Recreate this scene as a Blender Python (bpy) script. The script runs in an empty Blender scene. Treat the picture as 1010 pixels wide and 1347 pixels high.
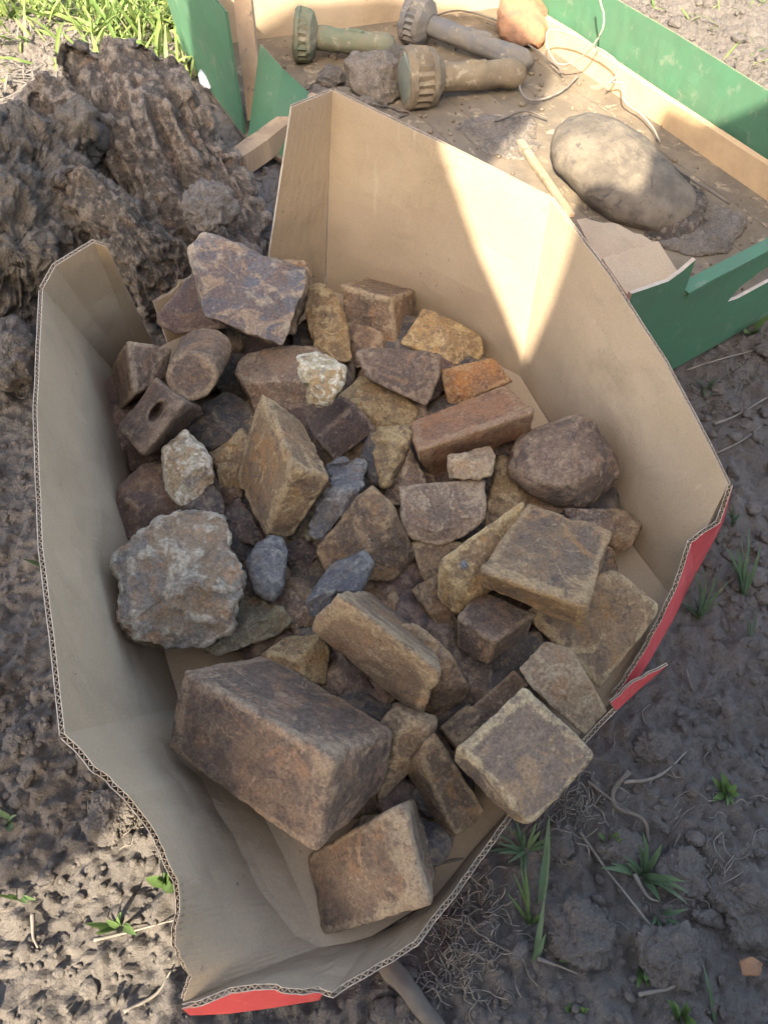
import bpy, bmesh, math, random
import numpy as np
from mathutils import Vector
from mathutils.geometry import tessellate_polygon

# ------------------------------------------------------------------ camera, sky, sun, exposure
SC = 0.68                      # one layout unit in metres
CAMH, PITCH, FPX = 1.1, math.radians(55), 1012.0
scene = bpy.context.scene
COL = scene.collection
cd = bpy.data.cameras.new('camera'); cam = bpy.data.objects.new('camera', cd); COL.objects.link(cam)
cam.location = (0, 0, CAMH*SC); cam.rotation_euler = (math.radians(90)-PITCH, 0, 0)
cd.sensor_fit = 'VERTICAL'; cd.sensor_height = 24; cd.lens = 24*FPX/1347
cd.clip_start = 0.01; cd.clip_end = 500
scene.camera = cam
SUN_EL = math.radians(38); SUN_AZ = Vector((0.25, 0.97)).normalized()
w = bpy.data.worlds.new('World'); scene.world = w; w.use_nodes = True
nt = w.node_tree; bgn = nt.nodes['Background']
sky = nt.nodes.new('ShaderNodeTexSky'); sky.sky_type = 'NISHITA'; sky.sun_disc = False
sky.sun_elevation = SUN_EL; sky.sun_rotation = math.atan2(-SUN_AZ.x, -SUN_AZ.y)
sky.dust_density = 4.0; sky.ozone_density = 0.4
nt.links.new(sky.outputs[0], bgn.inputs[0]); bgn.inputs[1].default_value = 0.15
sd = bpy.data.lights.new('sun', 'SUN'); sd.energy = 3.8; sd.angle = math.radians(0.53); sd.color = (1, 0.93, 0.8)
sun = bpy.data.objects.new('sun', sd); COL.objects.link(sun); sun.location = (-1, -4, 4)
SUND = Vector((SUN_AZ.x*math.cos(SUN_EL), SUN_AZ.y*math.cos(SUN_EL), -math.sin(SUN_EL)))
sun.rotation_euler = SUND.to_track_quat('-Z', 'Y').to_euler()
vs = scene.view_settings; vs.view_transform = 'Standard'; vs.look = 'None'; vs.gamma = 1; vs.use_curve_mapping = False
vs.exposure = 2.45
vs.use_white_balance = True; vs.white_balance_temperature = 6950; vs.white_balance_tint = 10

# ------------------------------------------------------------------ helpers
CAMP = np.array([0, 0, CAMH*SC])
def ray(x, y):
    u = (x-505)/FPX; v = (y-673.5)/FPX
    return np.array([u, math.cos(PITCH)-v*math.sin(PITCH), -math.sin(PITCH)-v*math.cos(PITCH)])
def P(x, y, z=0.0):
    """point of the place seen at photo position x,y and standing z layout units above the ground (metres out)"""
    d = ray(x, y); t = (z-CAMH)*SC/d[2]
    return CAMP+d*t
def U(x, y, z): return np.array([x, y, z])*SC

def _hash(ix, iy, iz, seed):
    h = (ix.astype(np.int64)*374761393 + iy.astype(np.int64)*668265263 + iz.astype(np.int64)*2147483647 + seed*974634777) & 0xffffffff
    h = ((h ^ (h >> 13))*1274126177) & 0xffffffff
    h = ((h ^ (h >> 16))*2246822519) & 0xffffffff
    return ((h ^ (h >> 15)) & 0xffff)/32767.5-1.0
def vnoise(p, seed=0):
    i = np.floor(p).astype(np.int64); f = p-i; u = f*f*f*(f*(f*6-15)+10)
    r = 0
    for dx in (0, 1):
        wx = u[:, 0] if dx else 1-u[:, 0]
        for dy in (0, 1):
            wy = u[:, 1] if dy else 1-u[:, 1]
            for dz in (0, 1):
                wz = u[:, 2] if dz else 1-u[:, 2]
                r = r+wx*wy*wz*_hash(i[:, 0]+dx, i[:, 1]+dy, i[:, 2]+dz, seed)
    return r
def fbm(p, freq, octaves=4, seed=0, gain=0.5, ridged=False):
    a = 1.0; s = 0; q = p*freq
    for o in range(octaves):
        n = vnoise(q+o*17.3, seed+o)
        s = s+a*((1-2*np.abs(n)) if ridged else n)
        a *= gain; q = q*2.03
    return s

def vnormals(V, F):
    N = np.zeros_like(V)
    a, b, c = V[F[:, 0]], V[F[:, 1]], V[F[:, 2]]
    n = np.cross(b-a, c-a)
    for k in range(3): np.add.at(N, F[:, k], n)
    return N/(np.linalg.norm(N, axis=1, keepdims=True)+1e-12)

def link(o, parent=None):
    COL.objects.link(o)
    if parent is not None: o.parent = parent
    return o
def tag(o, label=None, cat=None, group=None, kind=None):
    if label: o['label'] = label
    if cat: o['category'] = cat
    if group: o['group'] = group
    if kind: o['kind'] = kind
    return o
def curv(V, F, it=3):
    E_ = np.concatenate([F[:, [0, 1]], F[:, [1, 2]], F[:, [2, 0]]]); E_ = np.concatenate([E_, E_[:, ::-1]])
    def avg(X_):
        S = np.zeros_like(X_); c = np.zeros(len(X_)); np.add.at(S, E_[:, 0], X_[E_[:, 1]]); np.add.at(c, E_[:, 0], 1)
        return S/np.maximum(c, 1)[:, None]
    N = vnormals(V, F); X_ = V
    for _ in range(it): X_ = .3*X_+.7*avg(X_)
    k = ((V-X_)*N).sum(1); ln = np.linalg.norm(V[E_[:, 0]]-V[E_[:, 1]], axis=1).mean()
    k = k/ln
    k = k[:, None]
    for _ in range(2): k = .5*k+.5*avg(k)
    return np.clip(k[:, 0]*4.5, 0, 1)
def mesh_obj(name, V, F, mats, parent=None, smooth=True, midx=None, loc=None, edge=None):
    V = np.asarray(V, float)
    if parent is not None and loc is None: loc = (0, 0, 0)
    if loc is None:
        loc = (V.min(0)+V.max(0))/2
        loc[2] = V[:, 2].min()
    off = np.array(loc, float)
    q = parent
    while q is not None: off = off+np.array(q.location); q = q.parent
    me = bpy.data.meshes.new(name)
    me.from_pydata([tuple(v) for v in (V-off)], [], [tuple(int(i) for i in f) for f in F])
    if not isinstance(mats, (list, tuple)): mats = [mats]
    for m in mats: me.materials.append(m)
    me.polygons.foreach_set('use_smooth', [smooth]*len(me.polygons))
    if midx is not None: me.polygons.foreach_set('material_index', midx)
    if edge is not None: me.attributes.new('edge', 'FLOAT', 'POINT').data.foreach_set('value', np.asarray(edge, np.float32))
    me.update()
    o = bpy.data.objects.new(name, me); o.location = loc
    return link(o, parent)
def empty(name, loc):
    o = bpy.data.objects.new(name, None); o.location = loc; o.empty_display_size = 0.05
    return link(o)

def ico(sub):
    bm = bmesh.new(); bmesh.ops.create_icosphere(bm, subdivisions=sub, radius=1)
    bm.verts.ensure_lookup_table()
    V = np.array([v.co[:] for v in bm.verts]); F = np.array([[v.index for v in f.verts] for f in bm.faces]); bm.free()
    return V, F
ICO = {k: ico(k) for k in (1, 2, 3, 6)}

# ------------------------------------------------------------------ materials
class NT:
    def __init__(s, name):
        s.m = bpy.data.materials.new(name); s.m.use_nodes = True
        s.t = s.m.node_tree; s.b = s.t.nodes['Principled BSDF']; s.out = s.t.nodes['Material Output']
        s.L = s.t.links
    def n(s, typ, **kw):
        nd = s.t.nodes.new(typ)
        for k, v in kw.items():
            if k.startswith('i_'): nd.inputs[int(k[2:])].default_value = v
            else: setattr(nd, k, v)
        return nd
    def coords(s, rnd=True):
        tc = s.n('ShaderNodeTexCoord')
        if not rnd: return tc.outputs['Object']
        oi = s.n('ShaderNodeObjectInfo'); mul = s.n('ShaderNodeMath', operation='MULTIPLY', i_1=37.0)
        s.L.new(oi.outputs['Random'], mul.inputs[0])
        add = s.n('ShaderNodeVectorMath', operation='ADD')
        s.L.new(tc.outputs['Object'], add.inputs[0]); s.L.new(mul.outputs[0], add.inputs[1])
        return add.outputs[0]
    def noise(s, co, scale, detail=5, rough=0.6, dist=0.0):
        nd = s.n('ShaderNodeTexNoise'); nd.inputs['Scale'].default_value = scale; nd.inputs['Detail'].default_value = detail
        nd.inputs['Roughness'].default_value = rough; nd.inputs['Distortion'].default_value = dist
        s.L.new(co, nd.inputs['Vector']); return nd.outputs['Fac']
    def ramp(s, fac, lo, hi, a=0.0, b=1.0):
        nd = s.n('ShaderNodeMapRange'); nd.interpolation_type = 'SMOOTHSTEP'
        nd.inputs[1].default_value = lo; nd.inputs[2].default_value = hi; nd.inputs[3].default_value = a; nd.inputs[4].default_value = b
        s.L.new(fac, nd.inputs[0]); return nd.outputs[0]
    def mix(s, fac, a, b, mode='MIX'):
        nd = s.n('ShaderNodeMix', data_type='RGBA', blend_type=mode)
        for sock, v in ((nd.inputs[0], fac), (nd.inputs[6], a), (nd.inputs[7], b)):
            if isinstance(v, (tuple, list)): sock.default_value = (*v, 1) if len(v) == 3 else v
            elif isinstance(v, (int, float)): sock.default_value = v
            else: s.L.new(v, sock)
        return nd.outputs[2]
    def mathn(s, op, a, b):
        nd = s.n('ShaderNodeMath', operation=op)
        for k, v in ((0, a), (1, b)):
            if isinstance(v, (int, float)): nd.inputs[k].default_value = v
            else: s.L.new(v, nd.inputs[k])
        return nd.outputs[0]
    def bump(s, h, strength, dist, prev=None):
        nd = s.n('ShaderNodeBump'); nd.inputs['Strength'].default_value = strength; nd.inputs['Distance'].default_value = dist
        s.L.new(h, nd.inputs['Height'])
        if prev is not None: s.L.new(prev, nd.inputs['Normal'])
        return nd.outputs[0]
    def done(s, col, rough=0.85, normal=None, spec=0.3):
        if isinstance(col, (tuple, list)): s.b.inputs['Base Color'].default_value = (*col, 1)
        else: s.L.new(col, s.b.inputs['Base Color'])
        if isinstance(rough, (int, float)): s.b.inputs['Roughness'].default_value = rough
        else: s.L.new(rough, s.b.inputs['Roughness'])
        s.b.inputs['Specular IOR Level'].default_value = spec
        if normal is not None: s.L.new(normal, s.b.inputs['Normal'])
        return s.m

def mat_stone(name, c1, c2, c3, c4, patch=0.55, pscale=30, edge=None, rough=0.8, bump=1.0, dust=0.35, blotch=14, stain=(.29, .148, .062), stain_amt=.72):
    n = NT(name); co = n.coords()
    big = n.ramp(n.noise(co, blotch, 8, 0.72, 0.8), 0.43, 0.57)
    col = n.mix(big, c1, c2)
    st = n.ramp(n.noise(co, blotch*1.5, 9, 0.74, 1.2), 0.52, 0.61)          # iron staining
    col = n.mix(n.mathn('MULTIPLY', st, stain_amt), col, stain)
    pt2 = n.ramp(n.noise(co, pscale*1.3, 10, 0.77, 0.8), 0.54, 0.60)         # dark skin left in places
    col = n.mix(n.mathn('MULTIPLY', pt2, 0.7), col, c4)
    pt = n.ramp(n.noise(co, pscale, 10, 0.74, 1.1), patch-.01, patch+0.04)  # limy crust with ragged rims
    col = n.mix(n.mathn('MULTIPLY', pt, 0.75), col, c3)
    ds = n.ramp(n.noise(co, 90, 9, 0.8), 0.47, 0.66)                        # dry soil dust
    col = n.mix(n.mathn('MULTIPLY', ds, dust), col, (0.31, 0.225, 0.15))
    at = n.n('ShaderNodeAttribute', attribute_name='edge')
    pe = n.mathn('MULTIPLY', n.ramp(at.outputs['Fac'], 0.12, 0.6), n.ramp(n.noise(co, 75, 8, 0.75), 0.38, 0.56))
    col = n.mix(n.mathn('MULTIPLY', pe, 0.8), col, edge or c3)
    oi = n.n('ShaderNodeObjectInfo'); hs = n.n('ShaderNodeHueSaturation')
    wn2 = n.n('ShaderNodeTexWhiteNoise', noise_dimensions='1D'); n.L.new(oi.outputs['Random'], wn2.inputs['W'])
    n.L.new(n.ramp(oi.outputs['Random'], 0, 1, .82, 1.25), hs.inputs['Value']); n.L.new(n.ramp(wn2.outputs['Value'], 0, 1, .497, .504), hs.inputs['Hue'])
    n.L.new(n.ramp(wn2.outputs['Value'], 0, 1, .88, 1.05), hs.inputs['Saturation']); n.L.new(col, hs.inputs['Color']); col = hs.outputs[0]
    fine = n.ramp(n.noise(co, 330, 6, 0.8), 0.28, 0.72, 0.6, 1.4)
    cmb = n.n('ShaderNodeCombineColor')
    for k in range(3): n.L.new(fine, cmb.inputs[k])
    col = n.mix(1.0, col, cmb.outputs[0], 'MULTIPLY')
    speck = n.ramp(n.noise(co, 210, 4, 0.7), 0.64, 0.70)
    col = n.mix(n.mathn('MULTIPLY', speck, 0.6), col, (0.45, 0.38, 0.28))
    vo = n.n('ShaderNodeTexVoronoi', feature='DISTANCE_TO_EDGE'); vo.inputs['Scale'].default_value = 16
    wn = n.n('ShaderNodeTexNoise'); wn.inputs['Scale'].default_value = 30; wn.inputs['Detail'].default_value = 5; n.L.new(co, wn.inputs['Vector'])
    wm = n.n('ShaderNodeVectorMath', operation='MULTIPLY_ADD'); wm.inputs[1].default_value = (.06, .06, .06)
    n.L.new(wn.outputs['Color'], wm.inputs[0]); n.L.new(co, wm.inputs[2]); n.L.new(wm.outputs[0], vo.inputs['Vector'])
    crack = n.ramp(vo.outputs['Distance'], 0.0, 0.02)
    b = n.bump(n.noise(co, 45, 10, 0.75), 0.9*bump, 0.007)
    b = n.bump(crack, 0.35*bump, 0.0022, b)
    b = n.bump(n.noise(co, 240, 7, 0.78), 0.9*bump, 0.0022, b)
    rg = n.ramp(n.noise(co, 35, 4), 0.3, 0.7, rough-0.16, rough+0.08)
    return n.done(col, rg, b, 0.38)

M = {}
M['brown'] = mat_stone('stone_brown', (.190, .115, .064), (.125, .082, .054), (.33, .22, .12), (.075, .053, .042), 0.58)
M['brown2'] = mat_stone('stone_umber', (.225, .142, .080), (.155, .102, .064), (.37, .265, .15), (.09, .064, .05), 0.57, 26)
M['orange'] = mat_stone('stone_orange', (.37, .165, .066), (.26, .125, .06), (.42, .26, .13), (.15, .08, .052), 0.57, stain=(.42, .17, .05))
M['ochre'] = mat_stone('stone_ochre', (.30, .190, .090), (.205, .130, .070), (.42, .30, .155), (.12, .082, .055), 0.55, stain=(.36, .18, .06))
M['red'] = mat_stone('stone_red_brown', (.125, .074, .052), (.09, .058, .047), (.23, .155, .10), (.056, .044, .042), 0.62, dust=.2, stain_amt=.3)
M['dark'] = mat_stone('stone_dark', (.085, .068, .056), (.062, .054, .050), (.19, .14, .09), (.045, .042, .042), 0.62, dust=.25, stain_amt=.3)
M['blue'] = mat_stone('stone_blue_grey', (.105, .102, .106), (.140, .134, .130), (.24, .215, .175), (.07, .067, .068), 0.60, dust=.25, edge=(.24, .225, .195), stain_amt=.2)
M['flint'] = mat_stone('stone_flint', (.170, .150, .120), (.195, .128, .068), (.27, .23, .165), (.085, .075, .062), 0.6, 24, edge=(.36, .31, .22), blotch=11, stain=(.28, .15, .06))
M['pale'] = mat_stone('stone_pale', (.32, .265, .16), (.26, .175, .08), (.43, .38, .28), (.13, .115, .10), 0.56, 35, edge=(.52, .47, .36), stain=(.34, .20, .08), stain_amt=.55)
M['green'] = mat_stone('stone_olive', (.25, .21, .125), (.18, .145, .095), (.36, .305, .2), (.10, .09, .072), 0.56, 40)
M['mottled'] = mat_stone('stone_mottled', (.15, .142, .148), (.17, .115, .09), (.40, .26, .135), (.115, .11, .118), 0.53, 24, edge=(.45, .34, .2), dust=.3, stain=(.36, .2, .09), stain_amt=.6, blotch=18)
M['square'] = mat_stone('stone_limy', (.215, .152, .100), (.180, .128, .088), (.39, .295, .165), (.12, .094, .074), 0.57, 30, edge=(.50, .38, .19), stain=(.33, .205, .085))

def mat_kraft():
    n = NT('kraft_cardboard'); co = n.coords(False)
    col = n.mix(n.ramp(n.noise(co, 5, 5), 0.35, 0.68), (.365, .278, .186), (.315, .238, .157))
    col = n.mix(n.mathn('MULTIPLY', n.ramp(n.noise(co, 7, 7, 0.7, 1.0), 0.53, 0.68), 0.4), col, (.235, .175, .118))   # damp blotches
    col = n.mix(n.mathn('MULTIPLY', n.ramp(n.noise(co, 15, 9, 0.78, .6), 0.57, 0.72), 0.45), col, (.20, .155, .115))  # soil smears
    col = n.mix(n.mathn('MULTIPLY', n.ramp(n.noise(co, 45, 6, 0.7), 0.66, 0.71), 0.65), col, (.13, .10, .075))        # specks
    mp = n.n('ShaderNodeMapping'); mp.inputs['Scale'].default_value = (1, 1, 0.08); mp.inputs['Rotation'].default_value = (.5, .3, 0); n.L.new(co, mp.inputs[0])
    col = n.mix(n.mathn('MULTIPLY', n.ramp(n.noise(mp.outputs[0], 60, 4, 0.6), 0.66, 0.70), 0.3), col, (.46, .37, .27)) # scuffs
    fib = n.ramp(n.noise(co, 500, 3, 0.6), 0.3, 0.7, 0.93, 1.07)
    cmb = n.n('ShaderNodeCombineColor')
    for k in range(3): n.L.new(fib, cmb.inputs[k])
    col = n.mix(1.0, col, cmb.outputs[0], 'MULTIPLY')
    b = n.bump(n.noise(co, 14, 6, .6), 0.5, 0.006)
    b = n.bump(n.noise(co, 300, 3), 0.15, 0.0008, b)
    return n.done(col, 0.9, b, 0.15)
def mat_plain(name, c1, c2, scale=20, rough=0.7, bump=0.2, bd=0.002, spec=0.3, stretch=None, c3=None, contrast=(0.35, 0.65)):
    n = NT(name); co = n.coords()
    if stretch:
        mp = n.n('ShaderNodeMapping'); mp.inputs['Scale'].default_value = stretch; n.L.new(co, mp.inputs[0]); co = mp.outputs[0]
    col = n.mix(n.ramp(n.noise(co, scale, 7, 0.65), *contrast), c1, c2)
    if c3: col = n.mix(n.ramp(n.noise(co, scale*2.3, 8, 0.7, .5), 0.56, 0.66), col, c3)
    b = n.bump(n.noise(co, scale*5, 6, 0.7), bump, bd)
    return n.done(col, rough, b, spec)
M['kraft'] = mat_kraft()
M['rim'] = mat_plain('torn_paper_edge', (.40, .34, .27), (.31, .25, .19), 60, 0.95)
M['flute'] = mat_plain('corrugated_medium', (.30, .23, .16), (.22, .17, .12), 60, 0.95)
M['redprint'] = mat_plain('red_printed_liner', (.50, .07, .07), (.44, .06, .06), 25, 0.6, 0.15, .001, .35, None, (.50, .12, .10))
M['green_board'] = mat_plain('green_printed_liner', (.050, .128, .070), (.055, .115, .066), 14, 0.7, 0.2, .001, .25, None, (.105, .145, .095))
M['wood'] = mat_plain('weathered_wood', (.36, .25, .15), (.25, .17, .105), 18, 0.85, 0.5, .002, .2, (1, 1, .2), (.17, .12, .085))
M['plywood'] = mat_plain('dusty_plywood', (.165, .13, .09), (.115, .092, .066), 14, 0.92, 0.5, .003, .2, None, (.27, .21, .14))
M['tan'] = mat_plain('tan_board', (.50, .34, .185), (.42, .285, .16), 22, 0.88, 0.3, .002)
M['bark'] = mat_stone('rotten_wood', (.092, .073, .054), (.062, .050, .040), (.15, .115, .08), (.03, .027, .025), 0.6, 40, edge=(.24, .19, .14), rough=.92, bump=1.5, dust=.3, stain=(.17, .10, .055))
M['earth'] = mat_stone('clinging_earth', (.17, .14, .108), (.125, .105, .085), (.18, .15, .12), (.08, .07, .06), 0.6, 40, edge=(.2, .17, .14), rough=.95, bump=1.6, dust=.3, stain=(.16, .12, .085))
M['torch_green'] = mat_plain('dusty_green_plastic', (.10, .12, .075), (.15, .13, .085), 18, 0.85, 0.6, .002, .3, None, (.22, .19, .13))
M['torch_brown'] = mat_plain('dusty_brown_plastic', (.19, .145, .088), (.13, .10, .066), 18, 0.88, 0.6, .002, .3, None, (.27, .22, .15))
M['torch_blue'] = mat_plain('dusty_grey_plastic', (.11, .105, .10), (.15, .128, .10), 18, 0.88, 0.6, .002, .3, None, (.22, .19, .15))
M['lens'] = mat_plain('clouded_lens', (.12, .14, .11), (.18, .18, .14), 30, 0.35, .1, .001, .5)
M['cement'] = mat_plain('grey_crusted_metal', (.15, .122, .088), (.085, .07, .053), 22, 0.85, 0.7, .004, .25, None, (.07, .06, .052))
M['twine'] = mat_plain('pale_twine', (.32, .29, .22), (.22, .19, .14), 90, 0.95)
M['straw'] = mat_plain('dry_straw', (.19, .165, .135), (.13, .112, .093), 70, 0.9)
M['root'] = mat_plain('dry_root', (.13, .108, .085), (.10, .085, .07), 60, 0.95)
M['charred'] = mat_plain('rusty_clay', (.24, .125, .065), (.17, .095, .06), 30, 0.9, .5, .003)
M['screen_grey'] = mat_plain('shade_screen_grey', (.22, .22, .2), (.17, .17, .16), 30, 0.9)  # plain grey for the added shade screen
M['frost'] = mat_plain('crumpled_foil', (.55, .58, .6), (.4, .43, .46), 40, 0.4)

def mat_leaf(name, c1, c2, c3):
    n = NT(name); co = n.coords(False)
    oi = n.n('ShaderNodeNewGeometry')
    col = n.mix(oi.outputs['Random Per Island'], c1, c2)
    col = n.mix(n.ramp(n.noise(co, 60, 4), 0.55, 0.68), col, c3)
    n.b.inputs['Base Color'].default_value = (*c1, 1)
    m = n.done(col, 0.55, None, 0.35)
    tr = n.n('ShaderNodeBsdfTranslucent'); n.L.new(col, tr.inputs[0])
    mx = n.n('ShaderNodeMixShader'); mx.inputs[0].default_value = 0.35
    n.L.new(n.b.outputs[0], mx.inputs[1]); n.L.new(tr.outputs[0], mx.inputs[2]); n.L.new(mx.outputs[0], n.out.inputs[0])
    return m
M['leaf'] = mat_leaf('green_blade', (.085, .15, .045), (.12, .18, .06), (.22, .22, .10))
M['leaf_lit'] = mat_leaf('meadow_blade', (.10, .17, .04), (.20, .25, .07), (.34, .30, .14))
M['leaf_blue'] = mat_leaf('blue_green_blade', (.075, .125, .065), (.10, .15, .075), (.18, .18, .11))

def mat_soil():
    n = NT('crumbly_soil'); co = n.coords(False)
    col = n.mix(n.ramp(n.noise(co, 3, 5), 0.35, 0.65), (.21, .182, .156), (.168, .147, .129))
    col = n.mix(n.mathn('MULTIPLY', n.ramp(n.noise(co, 26, 8, 0.7), 0.5, 0.68), .6), col, (.25, .218, .185))
    col = n.mix(n.mathn('MULTIPLY', n.ramp(n.noise(co, 70, 8, 0.75), 0.52, 0.66), .6), col, (.11, .097, .086))
    sp = n.ramp(n.noise(co, 330, 3, 0.6), 0.67, 0.72)
    col = n.mix(n.mathn('MULTIPLY', sp, .6), col, (.30, .27, .23))
    b = n.bump(n.noise(co, 75, 9, 0.75), 0.9, 0.012)
    b = n.bump(n.noise(co, 330, 6, 0.75), 1.0, 0.005, b)
    return n.done(col, 0.95, b, 0.15)
M['soil'] = mat_soil()

# ------------------------------------------------------------------ ground
BOXFOOT = np.array([(-.30,.42),(-.43,.75),(-.47,1.05),(-.42,1.2),(-.1,1.4),(.3,1.12),(.54,.73),(.40,.45),(.17,.28),(-.02,.13),(-.16,.1)])*SC
CRATE = {'LC': (-.37, 1.98), 'LB': (-.60, 2.45), 'RB': (.377, 2.735), 'R1': (1.08, 1.468), 'NL': (.47, 1.057)}
CRATEFOOT = np.array([CRATE[k] for k in ('LC', 'LB', 'RB', 'R1', 'NL')])*SC
def poly_sd(p, poly):
    """signed distance to a polygon (negative inside)"""
    d = np.full(len(p), 1e9); ins = np.zeros(len(p), bool)
    for i in range(len(poly)):
        a = poly[i]; b = poly[(i+1) % len(poly)]
        e = b-a; w_ = p-a; t = np.clip((w_@e)/(e@e), 0, 1)
        d = np.minimum(d, np.linalg.norm(w_-t[:, None]*e, axis=1))
        c = ((a[1] > p[:, 1]) != (b[1] > p[:, 1])) & (p[:, 0] < (b[0]-a[0])*(p[:, 1]-a[1])/(b[1]-a[1]+1e-12)+a[0])
        ins ^= c
    return np.where(ins, -d, d)
def cells(p, size, seed):
    """rounded crumbs: height of the nearest jittered cell, 0..1"""
    q = p/size; i0 = np.floor(q).astype(np.int64); best = np.zeros(len(p))
    for dx in (-1, 0, 1):
        for dy in (-1, 0, 1):
            cx, cy = i0[:, 0]+dx, i0[:, 1]+dy; o_ = cx*0
            jx = _hash(cx, cy, o_, seed)*.5+.5; jy = _hash(cx, cy, o_+1, seed)*.5+.5; rr = .42+.38*(_hash(cx, cy, o_+2, seed)*.5+.5)
            d2 = ((q[:, 0]-cx-jx)**2+(q[:, 1]-cy-jy)**2)/rr**2
            best = np.maximum(best, np.sqrt(np.maximum(1-d2, 0))*rr*1.3)
    return best
def ground_z(p):
    q = np.column_stack([p, np.zeros(len(p))])
    wq = p+.006*np.column_stack([vnoise(q*60, 71), vnoise(q*60, 72)])
    big = np.clip(fbm(q, 3.5, 2, 77)+.25, 0, 1)
    near = np.clip(1-(np.maximum(np.abs(p[:, 0])-.8, 0)+np.maximum(p[:, 1]-1.95, 0)+np.maximum(-.03-p[:, 1], 0))/.12, 0, 1)
    z = 0.010*fbm(q, 4.5, 3, 5)*np.maximum(near, .3)-.012+near*(0.006*fbm(q, 15, 3, 9)+.012*big*cells(wq, .045, 81)+.0055*cells(wq, .021, 82)+.0042*cells(wq, .0115, 83)+.0035*fbm(q, 95, 3, 33, .65)+.0045*np.abs(fbm(q, 45, 4, 37, .6))-.002)
    for poly, dep in ((BOXFOOT, -.016), (CRATEFOOT, -.014)):
        s = np.clip(poly_sd(p, poly)/0.03+0.6, 0, 1)
        z = dep*(1-s)+z*s
    r = np.linalg.norm(p-np.array([0, .9]), axis=1)
    return z*np.clip(1.6-r*.12, 0, 1)
def axis(lo, hi, st, far):
    a = list(np.arange(lo, hi+1e-6, st)); s = st
    x = hi
    while x < far: s *= 1.35; x += s; a.append(x)
    s = st; x = lo
    while x > -far: s *= 1.35; x -= s; a.insert(0, x)
    return np.array(a)
gx = axis(-.8, .8, .0036, 80); gy = axis(-.03, 1.95, .0036, 80)
X, Y = np.meshgrid(gx, gy); G = np.column_stack([X.ravel(), Y.ravel()])
GV = np.column_stack([G, ground_z(G)])
nx, ny = len(gx), len(gy)
idx = np.arange(nx*ny).reshape(ny, nx)
GF = np.stack([idx[:-1, :-1], idx[:-1, 1:], idx[1:, 1:], idx[1:, :-1]], -1).reshape(-1, 4)
tag(mesh_obj('ground', GV, GF, M['soil'], loc=(0, 0, 0)), kind='structure')
GZ = GV[:, 2].reshape(ny, nx)
def gz(x, y):
    i = min(max(int(np.searchsorted(gx, x)), 1), nx-1); j = min(max(int(np.searchsorted(gy, y)), 1), ny-1)
    fx = (x-gx[i-1])/(gx[i]-gx[i-1]); fy = (y-gy[j-1])/(gy[j]-gy[j-1])
    return float((GZ[j-1, i-1]*(1-fx)+GZ[j-1, i]*fx)*(1-fy)+(GZ[j, i-1]*(1-fx)+GZ[j, i]*fx)*fy)

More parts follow.
